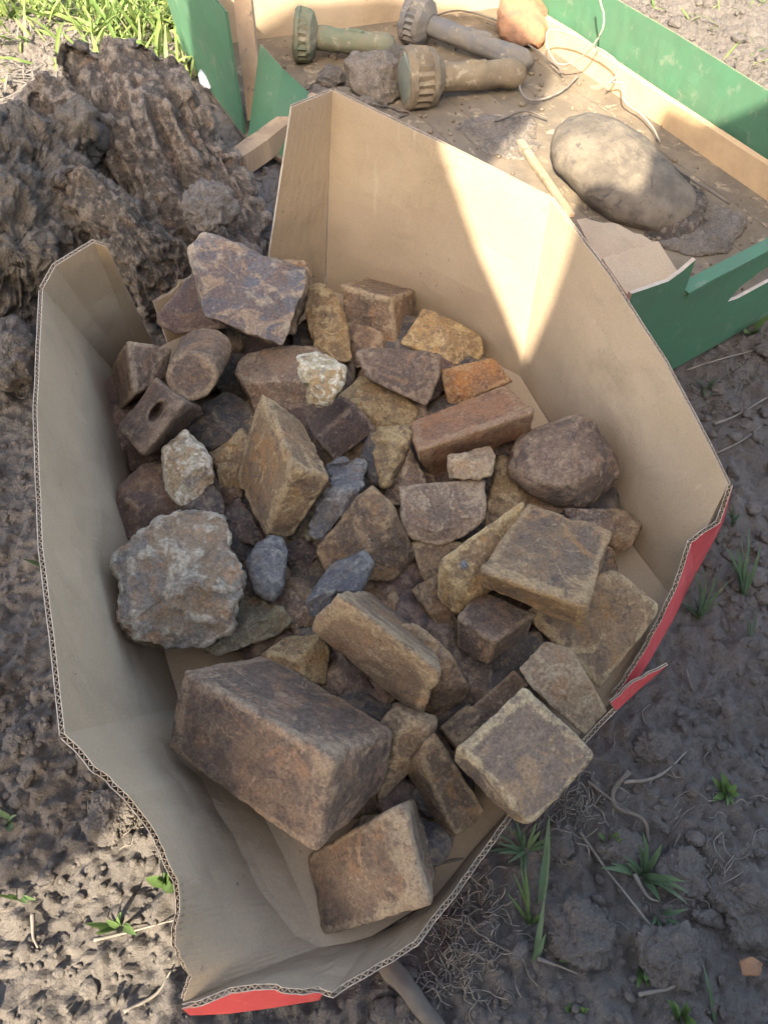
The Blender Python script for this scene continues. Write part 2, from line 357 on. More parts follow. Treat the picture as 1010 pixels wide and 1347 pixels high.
# ------------------------------------------------------------------ cardboard box
def resample(pts, n):
    pts = np.array(pts, float); seg = np.linalg.norm(np.diff(pts, axis=0), axis=1); s = np.concatenate([[0], np.cumsum(seg)])
    t = np.linspace(0, s[-1], n)
    return np.column_stack([np.interp(t, s, pts[:, k]) for k in range(3)])
def panel(name, base, rim, parent, outer, t=0.0045, step=0.006, nv=8, jag=0.0, warp=0.002, seed=1, flip=False, depth=0.006, label=None, rimmat=None, mid=None):
    base = np.array(base); rim = np.array(rim)
    m = len(rim)
    # shared parameter along the rim so that base and rim break at the same folds
    seg = np.linalg.norm(np.diff(rim, axis=0), axis=1)+1e-6; s = np.concatenate([[0], np.cumsum(seg)]); n = max(8, int(s[-1]/step))
    tt = np.unique(np.concatenate([np.linspace(0, s[-1], n), s])); n = len(tt)
    B = np.column_stack([np.interp(tt, s, base[:, k]) for k in range(3)]); R = np.column_stack([np.interp(tt, s, rim[:, k]) for k in range(3)])
    MD = None if mid is None else np.column_stack([np.interp(tt, s, np.array(mid)[:, k]) for k in range(3)])
    if jag:
        j = fbm(np.column_stack([tt*90, tt*0, tt*0+seed]), 1, 4, seed, .6)*jag
        dirv = R-B; R = R+dirv/np.linalg.norm(dirv, axis=1, keepdims=True)*j[:, None]
    du = np.gradient((B+R)/2, axis=0); dv = R-B
    N = np.cross(du, dv); N /= np.linalg.norm(N, axis=1, keepdims=True)+1e-9
    if not flip: N = -N
    H = np.linalg.norm(dv, axis=1); a = 0.0007
    prof = [(k/nv, 0, 0) for k in range(nv+1)]+[(1, a, 1), ('d', a, 2), ('d', t-a, 2), (1, t-a, 2), (1, t, 1)]+[(1-k/nv, t, 3) for k in range(1, nv+1)]
    V = []
    for (v, o, _) in prof:
        vv = (1-depth/H) if v == 'd' else np.full(n, float(v))
        p = B+dv*vv[:, None]
        if MD is not None:
            w1 = np.clip(vv*2, 0, 1)[:, None]; w2 = np.clip(vv*2-1, 0, 1)[:, None]; p = B*(1-w1)+MD*(w1-w2)+R*w2
        wv = (fbm(p, 11, 4, seed)+.25*fbm(p, 45, 2, seed+5))*warp*np.sqrt(np.sin(np.linspace(0, math.pi, n))+1e-6)*np.sin(np.clip(vv, 0, 1)*math.pi*.9+.1)
        V.append(p+N*(o+wv)[:, None])
    K = len(prof); V = np.stack(V, 1).reshape(-1, 3)
    F = []; mi = []
    for i in range(n-1):
        for k in range(K-1):
            F.append((i*K+k, (i+1)*K+k, (i+1)*K+k+1, i*K+k+1)); mi.append(prof[k+1][2])
    for i in (0, n-1):                                  # cut ends
        for k in range(nv):
            F.append((i*K+k, i*K+k+1, i*K+K-2-k, i*K+K-1-k)); mi.append(1)
    o = mesh_obj(name, V, F, [M['kraft'], rimmat or M['rim'], M['flute'], outer], parent, smooth=False, midx=mi)
    sm = [x in (0, 3) for x in mi]
    # the fluting that shows between the two liners
    per = 0.0056; nz = int(s[-1]/per*2); tz = np.linspace(0, s[-1], nz+1)
    Rz = np.column_stack([np.interp(tz, tt, R[:, k]) for k in range(3)]); Bz = np.column_stack([np.interp(tz, tt, B[:, k]) for k in range(3)])
    Nz = np.column_stack([np.interp(tz, tt, N[:, k]) for k in range(3)])
    off = np.where(np.arange(nz+1) % 2 == 0, a, t-a)
    dz = Rz-Bz; dz /= np.linalg.norm(dz, axis=1, keepdims=True)
    lo = Rz+Nz*off[:, None]-dz*depth; hi = Rz+Nz*off[:, None]-dz*.0004
    th = np.gradient(Rz, axis=0); th = th/np.linalg.norm(th, axis=1, keepdims=True)*.0005
    VV = np.concatenate([lo-th, hi-th, hi+th, lo+th]); q = nz+1; FF = []
    for i in range(nz):
        FF += [(i, i+1, q+i+1, q+i), (q+i, q+i+1, 2*q+i+1, 2*q+i), (2*q+i, 2*q+i+1, 3*q+i+1, 3*q+i)]
    mesh_obj('fluting', VV, FF, rimmat or M['flute'], o, smooth=False)
    if label: o['label'] = label
    return o

box = empty('cardboard_box', tuple(U(0, .75, 0)))
tag(box, 'torn open kraft cardboard box with red printed outside, full of stones', 'box')
def PL(l): return [P(*q) for q in l]
fl = U(*BOXFOOT.mean(0)/SC, 0)
# floor sheet of the box
fp = PL([(238,930,.0),(215,850,0),(190,740,0),(172,600,0),(152,490,0)])+[U(-.44,1.2,0),U(-.12,1.41,0),U(.27,1.10,0),U(.37,.81,0),U(.465,.60,0)]+PL([(803,925,0),(680,1052,0),(570,1182,0),(480,1237,0),(425,1246,0),(395,1232,0),(350,1165,0),(290,1050,0)])
fpz = [Vector((p[0], p[1], 0.001)) for p in fp]
tri = tessellate_polygon([fpz])
nF = len(fpz)
mesh_obj('floor', [tuple(v) for v in fpz]+[(v.x, v.y, -.004) for v in fpz], [t for t in tri]+[tuple(nF+i for i in t[::-1]) for t in tri]+[(i, (i+1) % nF, nF+(i+1) % nF, nF+i) for i in range(nF)], M['kraft'], box, smooth=False)
RP = M['redprint']
panel('wall', PL([(238,930,0),(222,880,0),(196,760,0),(176,610,0),(152,490,0)]), PL([(86,965,.32),(74,860,.325),(57,720,.33),(50,540,.335),(57,380,.335)]), box, M['kraft'], flip=False, seed=3, warp=.003)
panel('wall', [P(152,490,0), P(166,480,0), P(185,470,0), P(205,460,0.0)], PL([(57,380,.335),(74,350,.345),(124,319,.345),(141,325,.335)]), box, M['kraft'], seed=4)
panel('wall', [U(-.445,1.195,0), U(-.33,1.28,0), U(-.26,1.325,0)], [U(-.45,1.2,.10), U(-.34,1.29,.13), U(-.265,1.335,.12)], box, RP, seed=5, jag=.006)
panel('wall', [U(-.262,1.33,0), U(-.13,1.365,0)], PL([(384,141,.43),(437,119,.43)]), box, RP, seed=6, warp=.0015)
panel('wall', [U(-.128,1.366,0), U(.07,1.265,0), U(.27,1.10,0)], PL([(437,119,.43),(580,189,.40),(724,261,.37)]), box, RP, seed=7, warp=.003)
panel('wall', [U(.27,1.10,0), U(.325,.95,0), U(.37,.81,0), U(.43,.68,0), U(.465,.60,0)], PL([(724,261,.37),(800,362,.33),(874,476,.28),(935,592,.23),(957,637,.205)]), box, RP, seed=8, warp=.003)
panel('wall', PL([(946,684,0),(930,716,0),(907,757,0),(880,812,0),(848,868,0),(812,922,0)]), PL([(957,637,.205),(941,684,.16),(904,712,.135),(884,772,.09),(848,843,.05),(804,912,.03)]), box, RP, seed=9, jag=.0035, warp=.003, flip=False)
panel('torn_flap', PL([(806,934,.02),(838,904,.025),(866,880,.03)]), PL([(800,921,.05),(830,894,.055),(874,873,.04)]), box, RP, seed=10, jag=.002, t=.003, flip=True)
panel('wall', PL([(803,926,0),(740,992,0),(690,1044,0),(672,1062,0)]), PL([(806,930,.035),(744,996,.03),(692,1050,.03),(672,1066,.05)]), box, RP, seed=11, jag=.003)
panel('wall', PL([(400,1238,0),(412,1242,0),(424,1245,0),(434,1245,0),(452,1242,0),(500,1228,0),(535,1210,0),(575,1175,0),(615,1125,0),(672,1062,0)][::-1]), PL([(236,1322,.10),(262,1316,.105),(300,1300,.105),(340,1292,.10),(400,1298,.095),(440,1300,.09),(490,1272,.085),(545,1238,.08),(604,1160,.07),(672,1066,.05)][::-1]), box, RP, seed=12, jag=.0035, warp=.004)
panel('wall', PL([(238,930,0),(290,980,0),(315,1020,0),(345,1070,0),(372,1120,0),(395,1170,0),(410,1200,0),(425,1236,0),(430,1246,0)][::-1]), PL([(86,965,.32),(130,1010,.31),(172,1046,.29),(206,1102,.25),(236,1160,.21),(236,1205,.19),(233,1245,.165),(250,1285,.125),(240,1318,.104)][::-1]), box, M['kraft'], seed=13, warp=.006, jag=.002, mid=PL([(212,950,.07),(236,988,.075),(262,1020,.06),(288,1066,.055),(316,1118,.045),(348,1170,.035),(372,1203,.025),(396,1235,.012),(418,1246,.004)][::-1])[:-1]+[(P(238,930,0)+P(86,965,.32))/2])
panel('torn_flap', PL([(250,1330,.03),(300,1328,.03),(360,1320,.035),(420,1310,.04)][::-1]), PL([(240,1321,.10),(300,1301,.10),(360,1293,.095),(425,1301,.09)][::-1]), box, RP, seed=14, t=.003, warp=.001)

# ------------------------------------------------------------------ stones
def rays_np(pts): return np.array([ray(*p) for p in pts])
def depth_at(c, z): d = ray(*c); return (z-CAMH)*SC/d[2]
def solve_depth(pts, faces, t0, size):
    R = rays_np(pts); t0 = np.array(t0, float); n = len(pts)
    def res(t):
        X_ = R*t[:, None]; r = []
        for f in faces:
            k = len(f)
            for i in range(k):
                a, b, c = X_[f[i-1]], X_[f[i]], X_[f[(i+1) % k]]
                e1, e2 = a-b, c-b
                r.append((e1@e2)/(np.linalg.norm(e1)*np.linalg.norm(e2)+1e-9))
            a, b, c, d = (X_[f[i]] for i in range(4))
            r.append(1.5*np.dot(np.cross(b-a, c-a), d-a)/size**3)
        r += list(0.12*(t-t0)/size)
        return np.array(r)
    t = t0.copy()
    for it in range(25):
        r = res(t); J = np.zeros((len(r), n))
        for k in range(n):
            tp = t.copy(); tp[k] += 1e-4; J[:, k] = (res(tp)-r)/1e-4
        st = np.linalg.solve(J.T@J+1e-3*np.eye(n)/size**2*.05, -J.T@r)
        st = np.clip(st, -.2*size, .2*size); t = t+st
        if np.abs(st).max() < 1e-5: break
    t = np.clip(t, t0-.7*size, t0+.7*size)
    return t-(t.mean()-t0.mean())
def hull_planes(V):
    bm = bmesh.new()
    for v in V: bm.verts.new(v)
    bmesh.ops.convex_hull(bm, input=bm.verts)
    bm.normal_update(); c = V.mean(0); out = []
    for f in bm.faces:
        n = np.array(f.normal); 
        if f.calc_area() < 1e-9: continue
        d = n@np.array(f.verts[0].co)
        if n@c > d: n, d = -n, -d
        for o in out:
            if o[0]@n > .985: break
        else: out.append((n, d))
    bm.free(); return out
def block(V, seed, k=26, amp=1.0, dents=()):
    """weathered block round the convex hull of V: rounded, chipped, pitted"""
    c = V.mean(0); pl = hull_planes(V)
    D, F = ICO[6]; size = np.linalg.norm(V-c, axis=1).mean()
    N = np.array([p[0] for p in pl]); dd = np.array([p[1]-p[0]@c for p in pl])
    A = np.maximum(D@N.T, 0)/dd
    sharp = 1/A.max(1); r = (A**k).sum(1)**(-1/k)
    q = D*r[:, None]
    edge = np.clip((sharp-r)/sharp*18, 0, 1)
    s = size
    r = r*(1-edge*(0.05*np.clip(fbm(q, 3.2/s, 3, seed+3)+.2, 0, 2)+.10*np.clip(fbm(q, 6/s, 2, seed+5)-.35, 0, 1))*amp)
    q = D*r[:, None]
    n = 0.034*fbm(q, 1.6/s, 3, seed)+0.018*fbm(q, 5/s, 5, seed+7, .62)+.006*fbm(q, 22/s, 3, seed+9)
    n -= 0.02*np.clip(fbm(q, 7/s, 2, seed+15)-.62, 0, 1)*3
    W_ = c+q*(1+n*amp)[:, None]
    for (pt, rad, dep) in dents:
        w_ = np.exp(-(np.linalg.norm(W_-pt, axis=1)/rad)**4); dirn = (pt-CAMP)/np.linalg.norm(pt-CAMP)
        W_ = W_+dirn*(w_*dep)[:, None]
    return W_, F
def smooth_outline(pts, n):
    p = np.array(pts, float); L = len(p)
    seg = np.linalg.norm(np.roll(p, -1, 0)-p, axis=1); s = np.concatenate([[0], np.cumsum(seg)])
    pc = np.vstack([p, p[:1]]); t = np.linspace(0, s[-1], n, endpoint=False)
    o = np.column_stack([np.interp(t, s, pc[:, k]) for k in range(2)])
    for _ in range(max(1, n//60)): o = .25*np.roll(o, 1, 0)+.5*o+.25*np.roll(o, -1, 0)
    return o
def rock(outline, zc, seed, front=.30, back=.45, power=3.0, up=.5, amp=1.0, facets=2, n=110, rings=22, freq=1.0, ridge=None, dents=(), grain=None, rag=0):
    o = smooth_outline(outline, n)
    if rag:
        o3 = np.column_stack([o, np.zeros(n)]); nr = np.roll(o, -3, 0)-np.roll(o, 3, 0); nr = np.column_stack([nr[:, 1], -nr[:, 0]])/(np.linalg.norm(nr, axis=1, keepdims=True)+1e-9)
        o = o+nr*(rag*fbm(o3, 1/16, 4, seed+50, .65))[:, None]
    c = o.mean(0)
    x, y = o[:, 0], o[:, 1]; area = .5*abs(np.sum(x*np.roll(y, -1)-y*np.roll(x, -1)))
    tc = depth_at(c, zc); rc = ray(*c); C = CAMP+rc*tc
    size = math.sqrt(area)*tc/FPX
    view = -rc/np.linalg.norm(rc); nrm = view*(1-up)+np.array([0, 0, 1.0])*up; nrm /= np.linalg.norm(nrm)
    rng = random.Random(seed)
    fc = [(rng.uniform(0, 6.28), rng.uniform(.05, .4), rng.uniform(.35, .9)) for _ in range(facets)]
    V = []; hw = math.sqrt(area)/2
    def pts_at(q, off):
        u = (q[:, 0]-505)/FPX; v = (q[:, 1]-673.5)/FPX
        d = np.column_stack([u, math.cos(PITCH)-v*math.sin(PITCH), -math.sin(PITCH)-v*math.cos(PITCH)])
        t = np.clip(((C-CAMP)@nrm)/(d@nrm), tc*.8, tc*1.2)
        return CAMP+d*(t-off/np.linalg.norm(d, axis=1))[:, None]
    rr = np.sin(np.arange(1, rings+1)/rings*math.pi/2)
    r_ = np.repeat(rr, n); q = c+r_[:, None]*(np.tile(o, (rings, 1))-c)
    h = (1-np.minimum(r_, 1)**power)**(1/power); off = front*size*h; e = (q-c)/hw
    for (ph, o0, sl) in fc:
        dd = e[:, 0]*math.cos(ph)+e[:, 1]*math.sin(ph)-o0
        off = np.where(dd > 0, np.minimum(off, front*size-sl*size*.5*dd), off)
    off = np.where(r_ > .9999, 0, np.maximum(off, -.05*size))
    VF = pts_at(q, off); VB = pts_at(q[:-n], -back*size*h[:-n])
    V = np.vstack([pts_at(c[None], np.array([front*size*.98])), VF, pts_at(c[None], np.array([-back*size])), VB])
    nf = 1+n*rings
    F = []
    for k in range(n): F.append((0, 1+k, 1+(k+1) % n))
    for i in range(rings-1):
        for k in range(n):
            a, b = 1+i*n+k, 1+i*n+(k+1) % n; F += [(a, a+n, b+n), (a, b+n, b)]
    last = 1+(rings-1)*n
    for k in range(n): F.append((nf, nf+1+(k+1) % n, nf+1+k))
    for i in range(rings-1):
        for k in range(n):
            a, b = nf+1+i*n+k, nf+1+i*n+(k+1) % n
            if i < rings-2: F += [(a, b+n, a+n), (a, b, b+n)]
            else: F += [(a, last+(k+1) % n, last+k), (a, b, last+(k+1) % n)]
    F = np.array(F)[:, ::-1]
    N = vnormals(V, F)
    if ((V-V.mean(0))*N).sum(1).mean() < 0: F = F[:, ::-1]; N = -N
    s = size
    d = .05*fbm(V, 2.2*freq/s, 3, seed)+.022*fbm(V, 7*freq/s, 4, seed+4)+.009*fbm(V, 26/s, 3, seed+8)
    if ridge: d = d+ridge*fbm(V, 3.2/s, 4, seed+2, .55, True)
    if grain is not None:
        g = pts_at(np.array([c+np.array(grain)]), np.zeros(1))[0]-pts_at(c[None], np.zeros(1))[0]; g /= np.linalg.norm(g)
        q = V-(V@g)[:, None]*g*.86
        d = d*.6+.014*fbm(q, 6/s, 3, seed+21, .5, True)+.0045*fbm(q, 26/s, 3, seed+22, .5, True)-.07*np.clip(fbm(q, 9/s, 3, seed+23)-.4, 0, 1)+.003*fbm(V, 40/s, 2, seed+24)
    V = V+N*(d*s*amp)[:, None]
    for (p_, rad, dep) in dents:
        w_ = np.exp(-(np.linalg.norm(V-p_, axis=1)/rad)**4); dirn = (p_-CAMP)/np.linalg.norm(p_-CAMP)
        V = V+dirn*(w_*dep)[:, None]
    return V, F
GRP = 'stones heaped in the cardboard box'
seedc = [100]
def add_stone(V, F, mat, label, name='stone', cat='stone', group=GRP):
    o = mesh_obj(name, V, F, M[mat], edge=curv(V, np.asarray(F))); return tag(o, label, cat, group)
def B3(mat, zc, v, J, label, **kw):
    seedc[0] += 31; pts = list(v)+[J]; c = np.mean(pts, axis=0); tc = depth_at(c, zc)
    x = np.array(v, float); area = .5*abs(np.sum(x[:, 0]*np.roll(x[:, 1], -1)-x[:, 1]*np.roll(x[:, 0], -1)))
    s = math.sqrt(area)*tc/FPX*.75
    t0 = [tc-.05*s, tc+.3*s]*3+[tc-.6*s]
    faces = [(6, 0, 1, 2), (6, 2, 3, 4), (6, 4, 5, 0)]
    t = solve_depth(pts, faces, t0, s); Vw = CAMP+rays_np(pts)*t[:, None]
    hid = Vw[0]+Vw[2]+Vw[4]-2*Vw[6]
    return add_stone(*block(np.vstack([Vw, hid]), seedc[0], **kw), mat, label)
def B2(mat, zc, a, b, e1, e2, c, d, label, deep=1.0, **kw):
    """two visible faces (e1,a,b,e2) and (e1,e2,c,d)"""
    seedc[0] += 31; pts = [a, b, e1, e2, c, d]; m = np.mean(pts, axis=0); tc = depth_at(m, zc)
    ext = (np.ptp(np.array(pts)[:, 0])*np.ptp(np.array(pts)[:, 1]))**.5*tc/FPX; s = ext*.6
    t0 = [tc+.1*s, tc+.1*s, tc-.3*s, tc-.3*s, tc+.15*s, tc+.15*s]
    t = solve_depth(pts, [(2, 0, 1, 3), (2, 3, 4, 5)], t0, s); Vw = CAMP+rays_np(pts)*t[:, None]
    A, B_, E1, E2, C_, D_ = Vw
    # the hidden faces: carry the second face's depth behind the first
    h1 = A+(D_-E1)*deep; h2 = B_+(C_-E2)*deep
    if deep < 1.01 and np.linalg.norm(D_-E1) < .45*np.linalg.norm(A-E1):
        pass
    return add_stone(*block(np.vstack([Vw, h1, h2]), seedc[0], **kw), mat, label)
def H(mat, zc, pts, label, back=.08, **kw):
    """hull of seen corners (x, y, height towards the viewer in layout units) closed at the back"""
    seedc[0] += 31; p = np.array(pts, float); c = p[:, :2].mean(0); tc = depth_at(c, zc)
    V = np.array([CAMP+ray(x, y)*(tc-o*SC/np.linalg.norm(ray(x, y))) for x, y, o in pts])
    vd = ray(*c)/np.linalg.norm(ray(*c)); m = V.mean(0)
    Bk = m+(V-m)*.82+vd*back*SC
    return add_stone(*block(np.vstack([V, Bk]), seedc[0], **kw), mat, label)
def R(mat, zc, outline, label, **kw):
    seedc[0] += 31
    return add_stone(*rock(outline, zc, seedc[0], **kw), mat, label)
FLAT = dict(power=7, front=.16, facets=1)
R('mottled', .20, [(248,327),(265,307),(284,310),(345,332),(406,352),(403,381),(372,456),(354,450),(265,416),(256,367)], 'slate blue and orange mottled slab topmost at the box corner by the stump', front=.14, power=9, facets=0, up=.55, back=.35, amp=.8)
H('red', 0.135, [(204,416,.01),(252,360,-.02),(310,360,-.02),(310,432,.01),(231,440,.01),(209,430,.01)], 'purple brown stone half hidden under the mottled blue slab')
R('brown2', .12, [(355,345),(383,340),(408,346),(408,385),(388,440),(360,440)], 'brown stone sticking out behind the mottled blue slab', power=5)
R('ochre', .10, [(406,379),(428,374),(448,395),(462,446),(463,476),(440,480),(412,458),(404,420)], 'long lumpy tan stone between mottled slab and rear box wall', front=.4)
B2('brown2', .13, (147,480), (160,540), (167,448), (177,522), (219,495), (228,456), 'angular tan block with split face against the left box wall')
R('red', .05, [(128,508),(150,495),(185,520),(195,600),(168,604),(140,562)], 'dark brown stone squeezed low between left box wall and angular tan block', power=4)
B2('brown', .15, (155,563), (204,497), (187,601), (246,527), (268,537), (217,592), 'brown block with a dark bored hole in its top face', dents=[(P(201,539,.19), .012, .035)])
H('brown', .17, [(252+34*math.cos(a), 496+33*math.sin(a), .06) for a in np.arange(14)*math.pi/7]+[(271+36*math.cos(a), 457+27*math.sin(a), -.02) for a in np.arange(14)*math.pi/7], 'short round drum shaped stone lying on the block with a hole', k=40, amp=.7)
H('brown2', 0.105, [(305,490,.01),(320,468,-.02),(362,455,-.035),(415,454,-.035),(442,480,-.01),(432,537,0),(392,553,0),(334,547,0),(318,500,.025),(420,498,.025)], 'wide tan brown block beneath the small white flint')
R('pale', .19, [(392,471),(416,463),(440,473),(454,483),(452,505),(434,531),(407,532),(399,522),(405,509),(396,489)], 'small chalky white flint with a dark grey spot', front=.4, power=3, amp=1.3)
B3('brown2', .16, [(343,513),(400,556),(436,627),(384,706),(349,704),(310,632)], (388,615), 'tall wedge shaped brown block with a sharp ridge in the middle of heap', k=30)
R('dark', .09, [(244,563),(261,548),(286,533),(316,556),(322,575),(292,588),(278,596),(255,575)], 'black brown stone beside the tall ridged wedge')
R('ochre', .08, [(276,598),(318,564),(340,580),(330,620),(312,650),(298,657),(288,640)], 'dark ochre stone tucked against the left flank of ridged wedge', power=4)
R('pale', .125, [(215,590),(245,566),(265,584),(279,605),(281,634),(262,652),(240,666),(219,648),(215,620)], 'cream and yellow flint with a small pit on its edge', front=.4, power=4, dents=[(P(222,620,.16), .007, .012)])
R('dark', .10, [(230,668),(275,634),(291,650),(294,676),(268,690),(240,690)], 'smooth charcoal stone just below the cream flint', power=3)
R('red', .09, [(145,675),(157,640),(187,611),(216,606),(232,640),(240,672),(205,694),(175,708),(153,706)], 'rounded dark maroon stone against the left box wall', power=3, amp=.7)
R('flint', .165, [(155,722),(176,717),(190,696),(218,679),(255,673),(292,680),(305,695),(303,718),(322,740),(328,775),(310,799),(304,829),(261,849),(231,857),(215,856),(187,846),(160,828),(150,800),(164,782),(163,759),(155,748)], 'largest grey and tan flint nodule with scalloped rim', front=.3, power=4, amp=1.0, facets=5, freq=1.1, n=150, rag=3)
R('green', .09, [(296,838),(315,785),(345,785),(369,798),(385,815),(369,834),(322,850),(285,864),(268,855)], 'flat olive tinted stone wedged under the large flint nodule', front=.18, power=5, up=.7)
R('blue', .115, [(324,737),(338,715),(356,704),(372,707),(380,725),(374,772),(360,793),(336,783),(327,762)], 'smooth oval slate grey pebble right beside the large flint nodule', front=.35, power=2.6, amp=.5, facets=0)
R('red', .07, [(294,674),(312,652),(340,690),(353,710),(336,722),(306,707)], 'dark red stone in the gap above the oval slate pebble')
R('blue', .125, [(416,664),(434,638),(430,611),(450,604),(478,609),(482,637),(452,678),(422,709),(405,702)], 'knobbly blue grey stone right of the ridged wedge', front=.4, power=2.6, amp=1.4)
R('green', .075, [(380,706),(414,668),(436,685),(422,708),(398,716)], 'grey green chip below the tip of the knobbly blue stone')
H('brown', .125, [(414,722,0),(474,644,.01),(491,637,0),(519,661,.01),(511,688,.03),(514,769,.0),(490,765,.01),(549,735,-.03),(525,692,-.01),(424,751,0)], 'brown block with glossy specks between knobbly blue stone and tan face brick', back=.09, k=26)
R('blue', .145, [(401,792),(420,762),(438,741),(480,724),(492,741),(482,766),(474,782),(441,782),(424,806),(409,812)], 'smooth blue grey flake lying against the long slanted brick', front=.28, power=3, amp=.6)
B2('brown2', .165, (413,826), (552,943), (441,777), (580,884), (572,848), (482,776), 'long slanted brick with pale lime spots in the heap centre', k=34)
H('brown', 0.12, [(515,822,-.01),(546,817,0),(595,858,.005),(618,906,-.005),(611,920,-.02),(576,945,-.02),(579,885,.02),(545,930,-.02)], 'brown brick lying parallel behind the long slanted brick', k=30)
H('brown2', 0.12, [(525,640,-.01),(560,632,-.015),(639,630,-.015),(641,682,.01),(616,704,.01),(582,720,.005),(548,715,.005),(527,698,.01)], 'tan brown brick with a straight top edge and rounded lower edge', back=.09, k=30)
R('ochre', .145, [(588,600),(604,597),(645,586),(650,600),(645,627),(616,632),(592,630)], 'smallest cube shaped ochre stone lying under the long orange brick', front=.35, power=6, facets=1)
B2('orange', .13, (536,556), (662,507), (547,594), (708,540), (694,568), (567,628), 'long orange brick pointing at the rear box wall', k=34)
H('orange', 0.09, [(578,486,0),(649,470,-.015),(675,502,-.005),(640,514,.015),(592,540,0),(583,515,.015)], 'short orange red block behind the long orange brick')
H('ochre', 0.07, [(525,452,0),(545,420,-.01),(558,405,-.02),(570,407,-.01),(633,440,-.01),(639,470,0),(600,492,.01),(582,476,.025),(590,440,.02)], 'yellow brown wedge leaning at the rear box wall behind the pointed grey brown brick')
B3('brown2', .075, [(448,381),(482,363),(547,381),(549,411),(521,456),(466,458)], (516,393), 'cube shaped brown block against the rear box wall')
H('brown', 0.135, [(463,462,0),(491,456,-.015),(566,462,-.015),(579,471,0),(579,502,.01),(562,536,.01),(546,529,.015),(518,508,.015),(477,491,.015)], 'grey brown brick with one pointed end below the cube shaped block', k=28)
H('ochre', 0.09, [(438,528,0),(474,494,-.01),(518,506,0),(553,540,0),(540,568,.01),(498,570,.01),(470,532,.025)], 'yellow brown block below the pointed grey brown brick')
B2('red', .11, (402,556), (448,521), (415,577), (468,530), (495,563), (440,609), 'dark purple brown block with a pale edge line')
R('ochre', .125, [(488,572),(498,563),(534,559),(541,572),(530,606),(512,640),(502,640),(492,610)], 'cracked buff stone standing upright beside a black sliver', front=.4)
R('dark', .12, [(473,600),(487,567),(498,568),(494,605),(504,642),(488,636),(477,620)], 'shiny black sliver stone beside the cracked buff stone', front=.4, power=2.5, amp=.5, facets=0)
H('brown2', 0.09, [(503,652,0),(537,583,0),(562,634,0),(545,662,.01),(518,668,.01),(530,625,.02)], 'three cornered brown stone between cracked buff stone and orange brick')
H('brown', 0.14, [(661,600,-.02),(683,566,-.02),(764,539,-.03),(778,541,-.02),(821,615,-.02),(818,630,-.02),(793,658,-.02),(760,675,-.02),(700,658,-.02),(660,625,-.02),(690,600,.025),(765,570,.015),(790,615,.03),(745,640,.045),(690,635,.03)], 'big rounded grey brown block against the right box wall', back=.12, k=16, amp=.6)
R('ochre', .07, [(640,662),(655,600),(700,610),(720,670),(646,690)], 'pale ochre stone under the big rounded grey brown block')
B2('brown', .19, (692,660), (807,697), (631,750), (773,798), (764,823), (632,773), 'big square brown block topmost on the right side of heap', k=30, deep=1.6)
H('ochre', .13, [(576,737,.035),(613,788,.035),(690,656,-.01),(690,745,-.01),(602,811,0),(571,786,0)], 'rusty ochre block carrying a tiny grey pebble', back=.1, k=30)
R('blue', .215, [(604,741),(608,737),(613,738),(616,744),(613,749),(607,749)], 'tiny grey pebble lying on the rusty ochre block', front=.5, back=.6, power=2.2, n=40, rings=10)
B3('brown', .11, [(600,810),(630,776),(706,807),(692,832),(640,875),(600,850)], (650,846), 'brown cube with soft corners below the big square block')
H('brown2', 0.105, [(698,820,-.01),(793,752,-.01),(806,747,-.015),(867,795,-.005),(859,820,0),(787,908,.01),(764,887,.012),(735,850,.005)], 'broad tan brown slab at the torn right edge of box', k=28)
H('ochre', 0.15, [(682,879,.01),(718,843,-.015),(752,853,-.005),(770,880,.01),(800,936,-.01),(769,969,0),(733,937,.02),(698,905,.02)], 'yellow topped stone with dark split side beside the square front slab', k=30)
H('square', 0.165, [(603,985,.015),(642,944,.01),(689,902,0),(783,990,0),(775,1008,.002),(698,1087,.02),(596,1003,-.03),(676,1078,-.03)], 'pale square slab with yellow edges jutting over the front of box', back=.09, k=36, amp=.8)
H('brown', 0.085, [(575,956,0),(611,926,-.01),(640,932,0),(690,1000,-.01),(668,1066,-.02),(642,1048,-.01),(603,988,.02)], 'dark brown brick tucked under the pale square slab', k=28)
H('brown', 0.085, [(548,990,.02),(571,960,.01),(637,1066,.01),(628,1079,.0),(597,1100,.02),(579,1093,-.02),(532,1012,-.02)], 'narrow dark brick standing between corner brick and pale square slab', k=30)
H('ochre', 0.105, [(488,960,0),(520,925,0),(546,944,.02),(578,941,0),(574,963,.01),(533,1022,0),(497,1062,0),(517,975,.02)], 'tan wedge stone peeping out right of the largest brick')
B3('brown', .145, [(238,878),(352,859),(513,968),(506,1040),(415,1124),(217,985)], (440,994), 'largest rusty brown brick at the front of box', k=34, amp=.8, dents=[(P(383,911,.2), .006, .006)])
B2('brown2', .075, (400,1126), (424,1233), (531,1054), (560,1196), (573,1150), (545,1048), 'chunky brown brick in the front corner of the box', k=26)
H('ochre', 0.095, [(340,862,0),(375,836,-.015),(424,833,-.01),(434,853,-.01),(430,900,0),(407,902,.02),(388,868,.025)], 'rust streaked block behind the largest brick')
R('red', .055, [(428,850),(470,870),(505,920),(470,930),(428,905)], 'dark brown stone deep in the gap above the largest brick')
R('brown', .065, [(368,778),(393,771),(407,796),(412,815),(390,836),(372,820)], 'small brown stone below the oval slate pebble')
R('dark', .05, [(380,738),(420,742),(430,778),(400,795),(380,768)], 'charcoal stone deep between slate pebble and blue grey flake')
R('red', .07, [(376,718),(399,704),(422,728),(405,745),(380,745)], 'small dark plum stone above the blue grey flake')
H('brown', 0.07, [(538,774,0),(569,756,0),(597,802,.01),(616,852,0),(598,866,0),(560,800,.02)], 'narrow brown brick deep in the gap left of the rusty ochre block')
